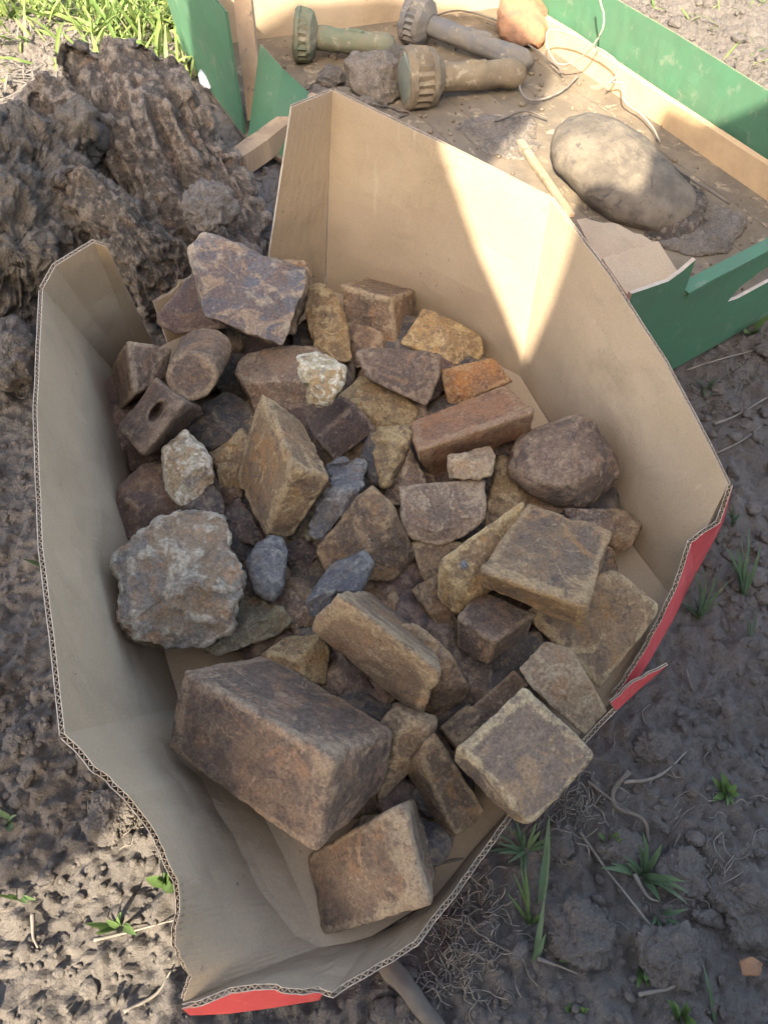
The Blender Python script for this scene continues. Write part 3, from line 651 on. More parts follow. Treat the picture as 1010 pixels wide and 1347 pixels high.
H('dark', 0.065, [(603,872,.01),(630,850,0),(710,826,-.01),(720,850,0),(680,890,.01),(638,915,.01)], 'dark bluish block under the soft cornered brown cube')
H('brown', 0.07, [(620,930,.01),(676,880,0),(697,900,0),(650,947,.01)], 'brown brick end showing above the pale square slab')
H('brown2', 0.075, [(538,712,0),(608,712,0),(602,755,.01),(575,792,0),(550,752,.01)], 'brown stone shadowed below the tan straight edged brick')
R('brown', .10, [(740,668),(795,672),(810,695),(770,720)], 'brown stone edge between big rounded block and big square block', power=5)
R('red', .075, [(645,596),(668,566),(695,566),(680,606)], 'small plum brown stone behind the big rounded block')
# lower course of the heap, showing only in the gaps
rng = random.Random(5)
HEAP = np.array([(165,490),(230,430),(440,390),(630,450),(700,560),(830,650),(855,800),(770,905),(660,1020),(560,1150),(460,1180),(420,1090),(330,860),(170,800)], float)
low = []
for j in range(30):
    for i in range(22):
        q = np.array([[140+i*60+(j % 2)*30+rng.uniform(-8, 8), 400+j*50+rng.uniform(-8, 8)]])
        if poly_sd(q, HEAP)[0] < -22: low.append(q[0])
for i, (x, y) in enumerate(low):
    r = rng.uniform(38, 48); a0 = rng.uniform(0, 6)
    pts = [(x+r*rng.uniform(.8, 1.1)*math.cos(a0+k*math.pi/3.5), y+r*rng.uniform(.7, .95)*math.sin(a0+k*math.pi/3.5)) for k in range(7)]
    R(('brown', 'red', 'dark', 'brown', 'dark')[i % 5], .045+.012*rng.random(), pts, 'dark stone at the bottom of the heap showing only in gaps', power=4, n=56, rings=12, front=.28, back=.3, up=.7)

# ------------------------------------------------------------------ rotten stump behind the box
stump = empty('tree_stump', tuple(P(200, 420, 0)))
tag(stump, 'rotten crumbling tree stump caked with earth left of the green crate', 'stump')
def spart(name, mat, zc, outline, seed, **kw):
    V, F = rock(outline, zc, seed, **kw); return mesh_obj(name, V, F, M[mat], stump, edge=curv(V, F))
spart('bark_slab', 'bark', .17, [(32,140),(34,115),(60,108),(84,104),(80,72),(92,57),(112,60),(128,68),(150,62),(178,54),(196,76),(222,74),(242,90),(262,142),(288,190),(330,232),(347,290),(345,350),(300,352),(250,345),(200,330),(150,300),(90,250),(40,200)], 901, front=.16, back=.25, up=.25, power=3.5, amp=1.25, freq=2.2, n=260, rings=60, facets=3, grain=(60, 130), rag=5)
spart('root', 'bark', .16, [(76,232),(110,222),(160,250),(205,300),(240,328),(256,372),(248,392),(214,408),(196,420),(170,372),(120,306),(84,262)], 902, front=.42, back=.5, up=.2, power=2.6, amp=1.3, freq=1.8, n=220, rings=50, facets=3, grain=(90, 100), rag=4)
spart('soil_crust', 'earth', .13, [(-60,170),(-10,158),(40,164),(100,150),(120,176),(112,215),(90,260),(130,320),(150,360),(100,365),(60,380),(48,460),(20,520),(-60,520)], 903, front=.34, back=.4, up=.25, power=2.6, amp=1.5, freq=2.6, n=240, rings=50, facets=4, ridge=.02, rag=6)
spart('soil_lump', 'earth', .20, [(238,262),(252,246),(280,238),(305,248),(312,272),(300,296),(268,306),(244,292)], 904, front=.4, power=2.4, amp=2, freq=1.5, n=90, rings=20)
spart('soil_lump', 'earth', .17, [(52,140),(90,130),(118,150),(120,180),(92,190),(58,178)], 905, front=.4, power=2.4, amp=1.8, n=90, rings=20)
spart('soil_lump', 'earth', .07, [(-30,440),(20,420),(50,450),(46,500),(10,520),(-30,510)], 906, front=.5, power=2.4, amp=1.8, n=90, rings=20)
spart('splinter', 'wood', .21, [(237,96),(244,94),(262,120),(277,148),(273,152),(254,128)], 907, front=.3, power=3, n=60, rings=12)

# ------------------------------------------------------------------ sheets, bars, tubes and turned things
def prism(poly3, th, nrm):
    """flat outline in space given thickness along nrm"""
    p = [Vector(q) for q in poly3]; n = len(p); nv = Vector(nrm).normalized()*th
    tri = tessellate_polygon([p])
    V = [tuple(q) for q in p]+[tuple(q+nv) for q in p]
    F = [tuple(t) for t in tri]+[tuple(n+i for i in t[::-1]) for t in tri]+[(i, (i+1) % n, n+(i+1) % n, n+i) for i in range(n)]
    return V, F
def fixn(o):
    bm = bmesh.new(); bm.from_mesh(o.data); bmesh.ops.recalc_face_normals(bm, faces=bm.faces); bm.to_mesh(o.data); bm.free(); return o
def bar(a, b, wx, wz, upv=(0, 0, 1), seg=10, seed=1, wob=.001):
    a = Vector(a); b = Vector(b); d = (b-a).normalized(); s = d.cross(Vector(upv)).normalized(); u = s.cross(d)
    V = []; F = []
    for i in range(seg+1):
        c = a.lerp(b, i/seg)
        for (x, z) in ((-1, -1), (1, -1), (1, 1), (-1, 1)):
            q = c+s*(x*wx/2)+u*(z*wz/2); V.append(q[:])
    V = np.array(V); V = V+np.column_stack([fbm(V+9*k, 30, 2, seed+k) for k in range(3)])*wob
    for i in range(seg):
        for k in range(4): F.append((i*4+k, i*4+(k+1) % 4, i*4+4+(k+1) % 4, i*4+4+k))
    F += [(3, 2, 1, 0), tuple(seg*4+k for k in range(4))]
    return V, F
def tube(pts, r, n=6, taper=None):
    pts = [Vector(p) for p in pts]; V = []; F = []; m = len(pts)
    for i, p in enumerate(pts):
        d = (pts[min(i+1, m-1)]-pts[max(i-1, 0)]).normalized(); s = d.orthogonal().normalized() if abs(d.z) > .9 else d.cross(Vector((0, 0, 1))).normalized(); u = s.cross(d)
        rr = r*(1-(1-taper)*i/(m-1)) if taper is not None else r
        for k in range(n):
            a = 2*math.pi*k/n; V.append((p+s*rr*math.cos(a)+u*rr*math.sin(a))[:])
    for i in range(m-1):
        for k in range(n): F.append((i*n+k, i*n+(k+1) % n, (i+1)*n+(k+1) % n, (i+1)*n+k))
    F += [tuple(range(n))[::-1], tuple((m-1)*n+k for k in range(n))]
    return V, F
def spline(pts, per=8):
    p = np.array(pts, float); out = []
    q = np.vstack([2*p[0]-p[1], p, 2*p[-1]-p[-2]])
    for i in range(len(p)-1):
        a, b, c, d = q[i:i+4]
        for k in range(per):
            t = k/per; out.append(.5*(2*b+(c-a)*t+(2*a-5*b+4*c-d)*t*t+(3*b-a-3*c+d)*t**3))
    out.append(p[-1]); return out
def lathe(a, b, prof, n=40, ribs=None):
    """turned shape along a->b; prof = (position 0..1, radius, ribbed?)"""
    a = Vector(a); b = Vector(b); d = (b-a); L = d.length; d.normalize(); s = d.orthogonal().normalized(); u = s.cross(d)
    V = []; F = []
    pr = []
    for i in range(len(prof)-1):
        (t0, r0, b0), (t1, r1, b1) = prof[i], prof[i+1]; m_ = max(1, int((t1-t0)/.05))
        pr += [(t0+(t1-t0)*j/m_, r0+(r1-r0)*j/m_, b0) for j in range(m_)]
    prof = pr+[prof[-1]]
    for (t, r, rb) in prof:
        for k in range(n):
            an = 2*math.pi*k/n; rr = r*(1+(.05 if k % 2 else -.05) if rb else 1)
            V.append((a+d*(t*L)+s*rr*math.cos(an)+u*rr*math.sin(an))[:])
    m = len(prof)
    V = np.array(V); V = V+np.column_stack([fbm(V+7*k, 45, 4, 90+k, .6) for k in range(3)])*.0018
    for i in range(m-1):
        for k in range(n): F.append((i*n+k, i*n+(k+1) % n, (i+1)*n+(k+1) % n, (i+1)*n+k))
    F += [tuple(range(n))[::-1], tuple((m-1)*n+k for k in range(n))]
    return V, F

# ------------------------------------------------------------------ green crate
crate = empty('produce_crate', tuple(U(.35, 1.95, 0)))
tag(crate, 'broken green printed cardboard crate with wooden corner post and plank floor', 'crate')
def cu(k, z): return U(*CRATE[k], z)
def lerp(a, b, t): return a+(b-a)*t
G_ = M['green_board']
# plank floor: boards side by side, running along the long right wall
fl0 = [cu(k, .012) for k in ('NL', 'R1', 'RB', 'LB', 'LC')]
e = np.array([-.485, .874]); sdir = np.array([.874, .485])
foot = CRATEFOOT
us = foot@sdir
lo, hi = us.min(), us.max(); nb = 9; wv = (hi-lo)/nb
def clip_half(poly, nrm, d):
    out = []
    for i in range(len(poly)):
        a, b = poly[i], poly[(i+1) % len(poly)]; da, db = a@nrm-d, b@nrm-d
        if da >= 0: out.append(a)
        if (da >= 0) != (db >= 0): out.append(a+(b-a)*(da/(da-db)))
    return out
for i in range(nb):
    pl = clip_half([p for p in foot], sdir, lo+i*wv+.0002); pl = clip_half(pl, -sdir, -(lo+(i+1)*wv-.0002)) if len(pl) > 2 else pl
    if len(pl) < 3: continue
    zt = .006+.0005*((i*7) % 3)
    V, F = prism([(p[0], p[1], zt-.008) for p in pl], .008, (0, 0, 1))
    fixn(mesh_obj('floor_board', V, F, M['plywood'], crate, smooth=False))
ct = .005
def green_wall(base, rim, seed, flip=False, jag=0.0, inner=None, label=None, name='wall'):
    o = panel(name, base, rim, crate, G_, t=ct, seed=seed, flip=flip, jag=jag, warp=.003, label=label, rimmat=G_)
    if inner is not None: o.data.materials[0] = inner
    return o
# long right wall, green inside
green_wall([cu('R1', 0), lerp(cu('R1', 0), cu('RB', 0), .5), cu('RB', 0)], [cu('R1', .20)+U(.0, .0, 0), lerp(cu('R1', .2), cu('RB', .2), .5)+U(.012, .008, 0), cu('RB', .20)], 31, inner=G_)
# rear wall, bare kraft inside
green_wall([cu('RB', 0), lerp(cu('RB', 0), cu('LB', 0), .5), cu('LB', 0)], [cu('RB', .22), lerp(cu('RB', .22), cu('LB', .22), .5), cu('LB', .22)], 32, flip=True, inner=M['kraft'])
# left wall, standing tall, green outside, torn slanting edge
green_wall([cu('LB', 0), lerp(cu('LB', 0), cu('LC', 0), .55), cu('LC', 0)], [cu('LB', .36)+U(-.05, .02, 0), lerp(cu('LB', .34), cu('LC', .34), .55)+U(-.03, 0, 0), cu('LC', .30)], 33, inner=G_)
# torn strip between the left post and the cardboard box
pA = cu('LC', 0); pB = lerp(cu('LC', 0), cu('NL', 0), .16)
green_wall([pA+U(.01, -.012, 0), lerp(pA, pB, .5), pB], [P(342, 58, .20), P(372, 90, .15), P(406, 121, .09)], 34, inner=G_, jag=.001)
# near wall with its hand hole, standing right of the box
nl, r1 = cu('NL', 0), cu('R1', 0); dirn = (r1-nl)/np.linalg.norm(r1-nl); LN = np.linalg.norm(r1-nl); nout = np.array([dirn[1], -dirn[0], 0])
def nw(s, z): return nl+dirn*s*SC+np.array([0, 0, z*SC])
LNu = LN/SC
outl = [nw(-.09, -.004), nw(LNu, -.004), nw(LNu, .215), nw(.12, .215), nw(.06, .215), nw(.055, .29), nw(.03, .278), nw(.0, .27), nw(-.05, .278), nw(-.09, .285)]
hole = [nw(.22, .125), nw(.25, .118), nw(.42, .118), nw(.46, .128), nw(.47, .145), nw(.43, .163), nw(.36, .17), nw(.29, .165), nw(.24, .15)]
pv = [Vector(q) for q in outl]; hv = [Vector(q) for q in hole]
tri = tessellate_polygon([pv, hv]); allp = pv+hv; na = len(allp)
ov = Vector(nout)*ct
V = [p[:] for p in allp]+[(p+ov)[:] for p in allp]; F = [tuple(t) for t in tri]; mi = [0]*len(F)
F += [tuple(na+i for i in t) for t in tri]; mi += [1]*len(tri)
for ring, st in ((pv, 0), (hv, len(pv))):
    m = len(ring)
    for i in range(m): F.append((st+i, st+(i+1) % m, na+st+(i+1) % m, na+st+i)); mi.append(2)
o = mesh_obj('wall', V, F, [M['kraft'], G_, M['rim']], crate, smooth=False, midx=mi)
# folded green lip along the cut-down rim
V, F = bar(nw(.064, .218), nw(LNu, .218), .018, .006, seed=5); mesh_obj('folded_lip', V, F, G_, crate, smooth=False)
# torn kraft liner folded in beside the box
panel('torn_liner', [nw(-.085, .24), nw(-.03, .255), nw(.03, .27)], PL([(758,289,.25),(806,294,.26),(862,318,.27)]), crate, M['kraft'], seed=36, jag=.004, t=.006)
panel('torn_liner', [nw(-.08, .265), nw(-.03, .262), nw(.03, .27)], PL([(792,340,.285),(830,328,.285),(866,318,.285)]), crate, M['kraft'], seed=37, jag=.003, t=.006)
# tan batten along the long wall, post and runner at the left corner
off = U(-.022, -.012, 0)
a, b = cu('R1', .042)+off, cu('RB', .042)+off
V, F = bar(a, lerp(a, b, .92), .012, .075*SC, seed=8, wob=.0015); mesh_obj('batten', V, F, M['tan'], crate, smooth=False)
a = P(338, 160, .02); V, F = bar(a, P(318, -20, .26), .030, .026, upv=(0, -1, .4), seed=11); mesh_obj('corner_post', V, F, M['wood'], crate, smooth=False)
V, F = bar(P(312, 216, .035), P(420, 138, .04), .032, .036, seed=13); mesh_obj('runner', V, F, M['wood'], crate, smooth=False)
V, F = bar(P(684, 186, .022), P(750, 284, .024), .012, .006, seed=15); mesh_obj('loose_slat', V, F, M['wood'], crate, smooth=False)

# ------------------------------------------------------------------ what lies in the crate
def torch(a, b, headr, bodyr, mat, label, headlen=.3, cord=None):
    A_ = a
    t = empty('flashlight', tuple(a)); tag(t, label, 'flashlight', 'old flashlights in the green crate')
    A = np.array(a); B_ = np.array(b); h = headlen
    V, F = lathe(A, B_, [(h*.9, bodyr*.98, 0), (h+.05, bodyr, 0), (.8, bodyr, 0), (.82, bodyr*1.06, 0), (.93, bodyr*1.06, 0), (.97, bodyr*.8, 0), (1, bodyr*.45, 0)]); mesh_obj('body', V, F, M[mat], t)
    V, F = lathe(A, B_, [(0, headr*.9, 0), (.02, headr, 0), (.05, headr, 0), (.06, headr*.95, 1), (h*.6, headr*.93, 1), (h*.62, headr*.97, 0), (h*.78, headr*.9, 0), (h*1.0, bodyr*1.1, 0)], n=44); hd = mesh_obj('head', V, F, M[mat], t, smooth=False)
    V, F = lathe(A-(B_-A)*.012, B_, [(0, headr*.6, 0), (.012, headr*.82, 0), (.03, headr*.85, 0)]); mesh_obj('lens', V, F, M['lens'], hd)
    V, F = lathe(lerp(A, B_, .5)+np.array([0, 0, bodyr*.9]), lerp(A, B_, .68)+np.array([0, 0, bodyr*.9]), [(0, .003, 0), (.1, .006, 0), (.9, .006, 0), (1, .003, 0)], n=12); mesh_obj('switch', V, F, M[mat], t)
    return t
torch(P(388, 46, .075), P(520, 62, .05), .047, .021, 'torch_green', 'dusty green flashlight lying beside the kraft rear wall', .22)
torch(P(532, 104, .075), P(688, 96, .05), .052, .024, 'torch_brown', 'dusty tan flashlight with ribbed head in the crate middle', .30)
torch(P(536, 22, .075), P(700, 84, .04), .046, .020, 'torch_blue', 'dusty blue grey flashlight slanting towards the orange clay lump', .20)
def lump(name, label, mat, zc, outline, cat, group=None, seed=700, **kw):
    V, F = rock(outline, zc, seed, **kw); return tag(mesh_obj(name, V, F, M[mat], edge=curv(V, F)), label, cat, group)
lump('canister', 'round ended grey crusted canister half in sun in the crate', 'cement', .055, [(722,196),(728,168),(748,151),(775,146),(812,156),(850,184),(884,214),(912,246),(922,276),(905,304),(860,312),(806,294),(762,258),(730,222)], 'canister', seed=701, front=.34, back=.3, power=2.2, up=.55, amp=.35, facets=0, n=140, rings=30)
lump('clay_lump', 'orange brown clay lump at the rear corner of the crate', 'charred', .06, [(652,20),(660,-14),(700,-20),(722,0),(724,40),(708,66),(676,60),(656,48)], 'lump', seed=702, front=.4, power=3)
lump('dirt_lump', 'dusty grey lump between green and tan flashlights', 'earth', .05, [(452,82),(468,70),(500,70),(530,84),(532,120),(505,140),(478,134),(456,112)], 'lump', seed=703, front=.4, power=2.4, amp=1.4)
lump('dirt_lump', 'small crumbly clod left of the dusty grey lump', 'earth', .03, [(418,96),(432,82),(448,88),(452,108),(436,118),(420,112)], 'lump', seed=704, front=.4, power=2.4, amp=1.4)
lump('wood_chunk', 'flat dark wood chunk lying behind the canister', 'bark', .035, [(840,218),(900,232),(930,262),(918,300),(880,320),(850,312)], 'wood', seed=705, front=.2, power=4, up=.8)
lump('foil_scrap', 'crumpled pale foil scrap beside the stump and crate corner', 'frost', .03, [(262,92),(272,88),(284,104),(276,118),(262,110)], 'scrap', seed=706, front=.3, n=40, rings=8)
lump('dirt_lump', 'lumpy brown mass behind the ribbed flashlight head', 'earth', .045, [(500,70),(520,58),(545,62),(556,84),(540,100),(512,98)], 'lump', seed=708, front=.4, power=2.4, amp=1.6)
lump('dirt_lump', 'flat crust of earth in front of the green flashlight', 'earth', .02, [(400,118),(420,104),(460,122),(500,140),(540,150),(520,162),(460,150),(410,136)], 'lump', seed=709, front=.25, power=2.6, amp=1.6, up=.8)
lump('dirt_lump', 'low earth heap beside the loose slat', 'earth', .012, [(600,170),(640,150),(700,160),(716,190),(690,210),(640,206)], 'lump', seed=710, front=.12, power=2.2, amp=1.4, up=.95)
lump('dirt_lump', 'loose earth piled against the canister end', 'earth', .015, [(880,270),(920,262),(980,290),(960,330),(900,335),(860,318)], 'lump', seed=711, front=.14, power=2.2, amp=1.4, up=.95)
def strand(name, label, mat, pts, r, cat, group=None, taper=None):
    V, F = tube(spline(pts), r, 6 if r < .003 else 12, taper); V = np.array(V)
    V = V+np.column_stack([fbm(V+5*k, 40, 3, 70+k) for k in range(3)])*min(r*.35, .0016)
    return tag(mesh_obj(name, V, F, M[mat]), label, cat, group)
strand('twine', 'pale twine looped over the green long wall of crate', 'twine', [P(788, -6, .24), P(794, 30, .21), P(782, 56, .16), P(760, 78, .10), P(735, 84, .07), P(720, 62, .09), P(722, 40, .12), P(748, 44, .13), P(780, 60, .13), P(808, 78, .13), P(812, 96, .10), P(800, 110, .08)], .0017, 'twine')
strand('twine', 'frayed twine hanging against the tan batten', 'twine', [P(800, 108, .07), P(818, 110, .075), P(822, 134, .05), P(842, 150, .04), P(858, 168, .035), P(868, 188, .03)], .0016, 'twine')
strand('twine', 'grey cord trailing off the tan flashlight', 'straw', [P(686, 96, .05), P(684, 118, .03), P(700, 132, .025), P(735, 122, .025), P(760, 100, .025)], .0022, 'twine')
for i, (pts, lab) in enumerate([([(640,30),(668,40),(700,62),(740,96)], 'bent wire above the blue grey flashlight'), ([(560,26),(600,14),(640,22),(668,34)], 'thin twig crossing the blue grey flashlight'), ([(830,252),(880,262),(930,290)], 'grey straw behind the canister'), ([(650,160),(690,146),(720,156)], 'curled straw on the crate floor near flashlight cord'), ([(880,215),(915,240),(960,268)], 'grey twig along the tan batten')]):
    strand('twig', lab, 'root', [P(x, y, .03+.012*(k % 2)) for k, (x, y) in enumerate(pts)], .0018, 'twig', 'twigs in the crate')

# ------------------------------------------------------------------ loose clods on the soil (uncountable)
rngn = np.random.default_rng(11)
def scatter_clods(name, n, smin, smax, sub, region, seed):
    x0, x1, y0, y1 = region
    p = np.column_stack([rngn.uniform(x0, x1, n*2), rngn.uniform(y0, y1, n*2)])
    keep = (poly_sd(p, BOXFOOT) > .02) & (poly_sd(p, CRATEFOOT) > .015)
    dens = fbm(np.column_stack([p, np.zeros(len(p))]), 5, 2, seed)
    keep &= dens > -.35
    p = p[keep][:n]; z = ground_z(p)
    D, F = ICO[sub]; tm = [D*(1+.30*fbm(D+i*3.1, 1.7, 3, seed)[:, None]) for i in range(14)]
    s = smin*(smax/smin)**(rngn.random(len(p))**2.2); m = len(p)
    T = np.array(tm)[rngn.integers(0, 14, m)]*(s[:, None]*rngn.uniform(.7, 1.3, (m, 3))*np.array([1, 1, .75]))[:, None, :]
    a = rngn.uniform(0, 6.28, m); ca, sa = np.cos(a)[:, None], np.sin(a)[:, None]
    Q = np.stack([T[:, :, 0]*ca-T[:, :, 1]*sa, T[:, :, 0]*sa+T[:, :, 1]*ca, T[:, :, 2]], -1)+np.column_stack([p, z+s*.25])[:, None, :]
    Vs = Q.reshape(-1, 3); Fs = (F[None]+(np.arange(m)*len(D))[:, None, None]).reshape(-1, 3)
    o = mesh_obj(name, np.vstack(Vs), np.vstack(Fs), M['soil'], loc=(0, 0, 0))
    return tag(o, 'crumbled earth clods strewn over the soil round the box', 'soil', kind='stuff')
REG = (-.9, .9, -.02, 2.0)
scatter_clods('soil_crumbs', 13000, .0014, .005, 1, REG, 41)
scatter_clods('soil_crumbs', 2600, .0035, .010, 2, REG, 43)
scatter_clods('soil_crumbs', 260, .008, .016, 3, REG, 47)
big = [(815,1120,30,'pitted round clod under the rosette weed'),(730,1110,24,'upright clod beside the long green blades'),(900,1150,34,'broad clod right of the bent grass blades'),(985,1180,40,'cracked clod at the lower grass stems'),(760,1230,40,'low wide clod right of the leaning blade'),(880,1260,36,'flat topped clod below the bent grass blades'),(990,1215,30,'grey clod above the rusty chip'),(150,1075,34,'root bound clod left of the torn box corner'),(30,980,20,'small round clod beside the left box wall'),(860,985,26,'crumbly clod below the torn red flap')]
for i, (x, y, r, lab) in enumerate(big):
    D, F = ICO[3]; c = P(x, y, 0); s = r*np.linalg.norm(ray(x, y))*1.0*SC/FPX*.8
    c[2] = gz(c[0], c[1])+s*.2
    D, F = ICO[6]; q = D*np.array([1.1, 1, .62])*s; q = q*(1+.30*fbm(D+i*5, 1.6, 4, 50+i)+.10*fbm(D+i, 7, 4, 60+i, .6))[:, None]
    tag(mesh_obj('soil_clod', c+q, F, M['soil']), lab, 'clod', 'large clods on the soil')
lump('clay_chip', 'rusty orange chip lying on the soil', 'charred', .02, [(972,1265),(988,1258),(1004,1268),(1000,1282),(976,1284)], 'chip', seed=707, n=40, rings=8)

p_ = np.column_stack([rngn.uniform(-.4, .75, 1800), rngn.uniform(.7, 1.9, 1800)]); p_ = p_[poly_sd(p_, CRATEFOOT) < -.02]
tm_ = ICO[1]; s_ = .0012*(5)**(rngn.random(len(p_))**2.5)
Q_ = tm_[0][None]*(s_[:, None]*rngn.uniform(.6, 1.4, (len(p_), 3)))[:, None, :]+np.column_stack([p_, np.full(len(p_), .0075)+s_*.3])[:, None, :]
tag(mesh_obj('crate_dirt', Q_.reshape(-1, 3), (tm_[1][None]+(np.arange(len(p_))*len(tm_[0]))[:, None, None]).reshape(-1, 3), M['plywood'], loc=(0, 0, 0)), 'dry dirt crumbs littering the floor of the green crate', 'dirt', kind='stuff')

# ------------------------------------------------------------------ grass and weeds
def blade(base, tip, width, arch, n=6, fold=.25, roll=0.0):
    a = np.array(base, float); b = np.array(tip, float); d = b-a; L = np.linalg.norm(d); h = np.array([d[0], d[1], 0]); hl = np.linalg.norm(h)
    s = np.cross(d, [0, 0, 1.0]) if hl > 1e-5 else np.array([1.0, 0, 0]); s /= np.linalg.norm(s)
    s = s*math.cos(roll)+np.cross(d/L, s)*math.sin(roll)
    nn = np.cross(s, d/L); V = []; F = []
    for i in range(n+1):
        t = i/n; c = a+d*t+np.array([0, 0, arch*L])*math.sin(t*math.pi)**1.0*(.6+.4*t)
        wd = width*(.55+.9*t if t < .35 else .865*(1-((t-.35)/.65)**1.8))*.5+.0002
        V += [c-s*wd, c-nn*wd*fold, c+s*wd]
    for i in range(n):
        k = i*3; F += [(k, k+1, k+4, k+3), (k+1, k+2, k+5, k+4)]
    return V, F
def blades(name, lst, mat, label, cat, group=None, kind=None, parent=None):
    Vs = []; Fs = []; o = 0
    for b in lst:
        V, F = blade(*b[:4], **(b[4] if len(b) > 4 else {})); Vs += V; Fs += [tuple(i+o for i in f) for f in F]; o += len(V)
    return tag(mesh_obj(name, Vs, Fs, M[mat], parent), label, cat, group, kind)
rg = random.Random(21)
# sunlit meadow at the back left
lst = []
for _ in range(2600):
    x = rg.uniform(-130, 262); y = rg.uniform(-60, 112)
    dens = 1.0 if y < 40 else max(0, 1-(y-40)/75)
    if x < 120: dens *= (1 if y < 25+x*.12 else .22)
    if rg.random() > dens: continue
    b = P(x, y, 0); b[2] = gz(b[0], b[1])-.002
    a = rg.uniform(0, 6.28); L = rg.uniform(.03, .11); el = rg.uniform(.2, 1.1)
    lst.append((b, b+np.array([math.cos(a)*math.cos(el), math.sin(a)*math.cos(el), math.sin(el)])*L, rg.uniform(.004, .013), rg.uniform(.0, .18), dict(n=4, roll=rg.uniform(-.8, .8))))
for _ in range(2600):
    x = rg.uniform(-2.2, -.25); y = rg.uniform(1.75, 3.2)
    if y < 2.05 and x > -.85 or rg.random() > min(1, (y-1.6)*1.2)*min(1, (-x)*1.1): continue
    b = np.array([x, y, gz(x, y)-.002]); a = rg.uniform(0, 6.28); L = rg.uniform(.04, .12); el = rg.uniform(.2, 1.1)
    lst.append((b, b+np.array([math.cos(a)*math.cos(el), math.sin(a)*math.cos(el), math.sin(el)])*L, rg.uniform(.005, .014), rg.uniform(.0, .18), dict(n=3, roll=rg.uniform(-.8, .8))))
blades('meadow_grass', lst, 'leaf_lit', 'sunlit meadow grass and weeds behind the rotten stump', 'grass', kind='stuff')
lst = []
for _ in range(500):
    x = rg.uniform(-100, 250); y = rg.uniform(-40, 150)
    b = P(x, y, 0); b[2] = gz(b[0], b[1])+.004; a = rg.uniform(0, 6.28); L = rg.uniform(.03, .1)
    lst.append((b, b+np.array([math.cos(a), math.sin(a), rg.uniform(-.02, .15)])*L, rg.uniform(.002, .004), .03, dict(n=3)))
blades('dry_litter', lst, 'straw', 'dry straw litter among the sunlit meadow grass', 'litter', kind='stuff')
def tuft(x, y, tips, label, width=.006, mat='leaf_blue', arch=.12, zt=.05):
    L_ = []
    tips = list(tips)+[(x+(tx-x)*rg.uniform(.5, .95)+rg.uniform(-12, 12), y+(ty-y)*rg.uniform(.5, .95)+rg.uniform(-8, 8), z*.7) for (tx, ty, z) in tips]
    for (tx, ty, z) in tips:
        b = P(x+rg.uniform(-4, 4), y+rg.uniform(-3, 3), 0); b[2] = gz(b[0], b[1])-.003
        L_.append((b, P(tx, ty, z), width*rg.uniform(.45, .8), arch*rg.uniform(.5, 1.3), dict(roll=rg.uniform(-.5, .5))))
    return blades('grass_tuft', L_, mat, label, 'grass', 'grass tufts on the soil')
tuft(985, 772, [(958,722,.07),(972,700,.08),(984,690,.07),(962,742,.04),(950,715,.05),(1000,715,.05)], 'upright green grass tuft right of the red box side', .007)
tuft(928, 800, [(912,750,.07),(925,745,.08),(944,752,.06),(905,770,.03),(890,790,.01),(958,765,.04)], 'thin grass tuft close to the torn red side', .005)
tuft(965, 690, [(955,668,.08),(962,660,.10),(972,676,.06)], 'short grass tuft behind the right box corner', .006)
tuft(988, 838, [(980,808,.04),(992,806,.05)], 'tiny two bladed sprout below the upright tuft', .004)
tuft(690, 1120, [(642,1092,.05),(665,1085,.06),(655,1110,.04),(678,1080,.07),(705,1082,.06),(640,1120,.02),(690,1150,.02),(730,1100,.03),(668,1135,.02)], 'grass tuft squashed under the pale square slab', .006)
tuft(712, 1190, [(722,1072,.05)], 'single long upright blue green blade below the pale slab', .012, arch=.04)
tuft(700, 1280, [(716,1180,.04)], 'long blade leaning over the soil below upright blade', .011, arch=.05)
tuft(700, 1215, [(676,1150,.03),(690,1140,.05),(740,1195,.02),(768,1197,.015)], 'pale crossed blades at the foot of the long blade', .005, 'leaf')
tuft(850, 1150, [(790,1142,.03),(905,1175,.035),(870,1110,.05),(845,1095,.05),(900,1160,.05),(820,1125,.04),(905,1190,.02),(868,1185,.03)], 'spread bent grass blades on the open soil', .010, arch=.18)
tuft(800, 1110, [(786,1096,.03),(812,1094,.03),(806,1130,.01)], 'small yellow green seedling left of the bent blades', .010, 'leaf')
tuft(870, 1205, [(920,1228,.02),(868,1230,.01),(905,1196,.03)], 'low dark blades below the bent grass', .006)
tuft(955, 1043, [(935,1022,.03),(948,1016,.035),(968,1032,.03),(972,1046,.02),(938,1050,.02),(956,1060,.015)], 'light green rosette weed on the open soil', .011, 'leaf')
tuft(760, 1258, [(735,1264,.015),(798,1252,.02),(790,1268,.01),(772,1240,.02)], 'flat sprawling seedling under the low wide clod', .009, 'leaf')
tuft(850, 1268, [(838,1300,.01),(856,1255,.02),(848,1290,.02)], 'two leaved seedling right of the sprawling seedling', .010, 'leaf')
tuft(895, 1340, [(884,1316,.04),(902,1318,.03),(915,1345,.02),(890,1330,.05)], 'curled seedling beside the lowest grass blade', .009, 'leaf')
tuft(950, 1350, [(924,1268,.03)], 'lone drooping blade beside the curled seedling', .010, arch=.06)
tuft(755, 1330, [(742,1325,.01),(768,1326,.01)], 'tiny paired leaf sprout near the bottom root', .010, 'leaf')
tuft(212, 1160, [(192,1155,.02),(228,1168,.02),(218,1150,.03)], 'sunlit leaf sprig beside the torn box corner', .016, 'leaf')
tuft(150, 1215, [(112,1215,.015),(180,1230,.02),(160,1200,.02),(125,1228,.01)], 'trampled leaf strip in the sunny patch', .010, 'leaf')
tuft(20, 1180, [(-6,1176,.02),(48,1184,.02)], 'green shoot crossing the shaded soil at left', .006, 'leaf')
tuft(58, 744, [(30,735,.03)], 'short green blade poking out beside the left box wall', .010)
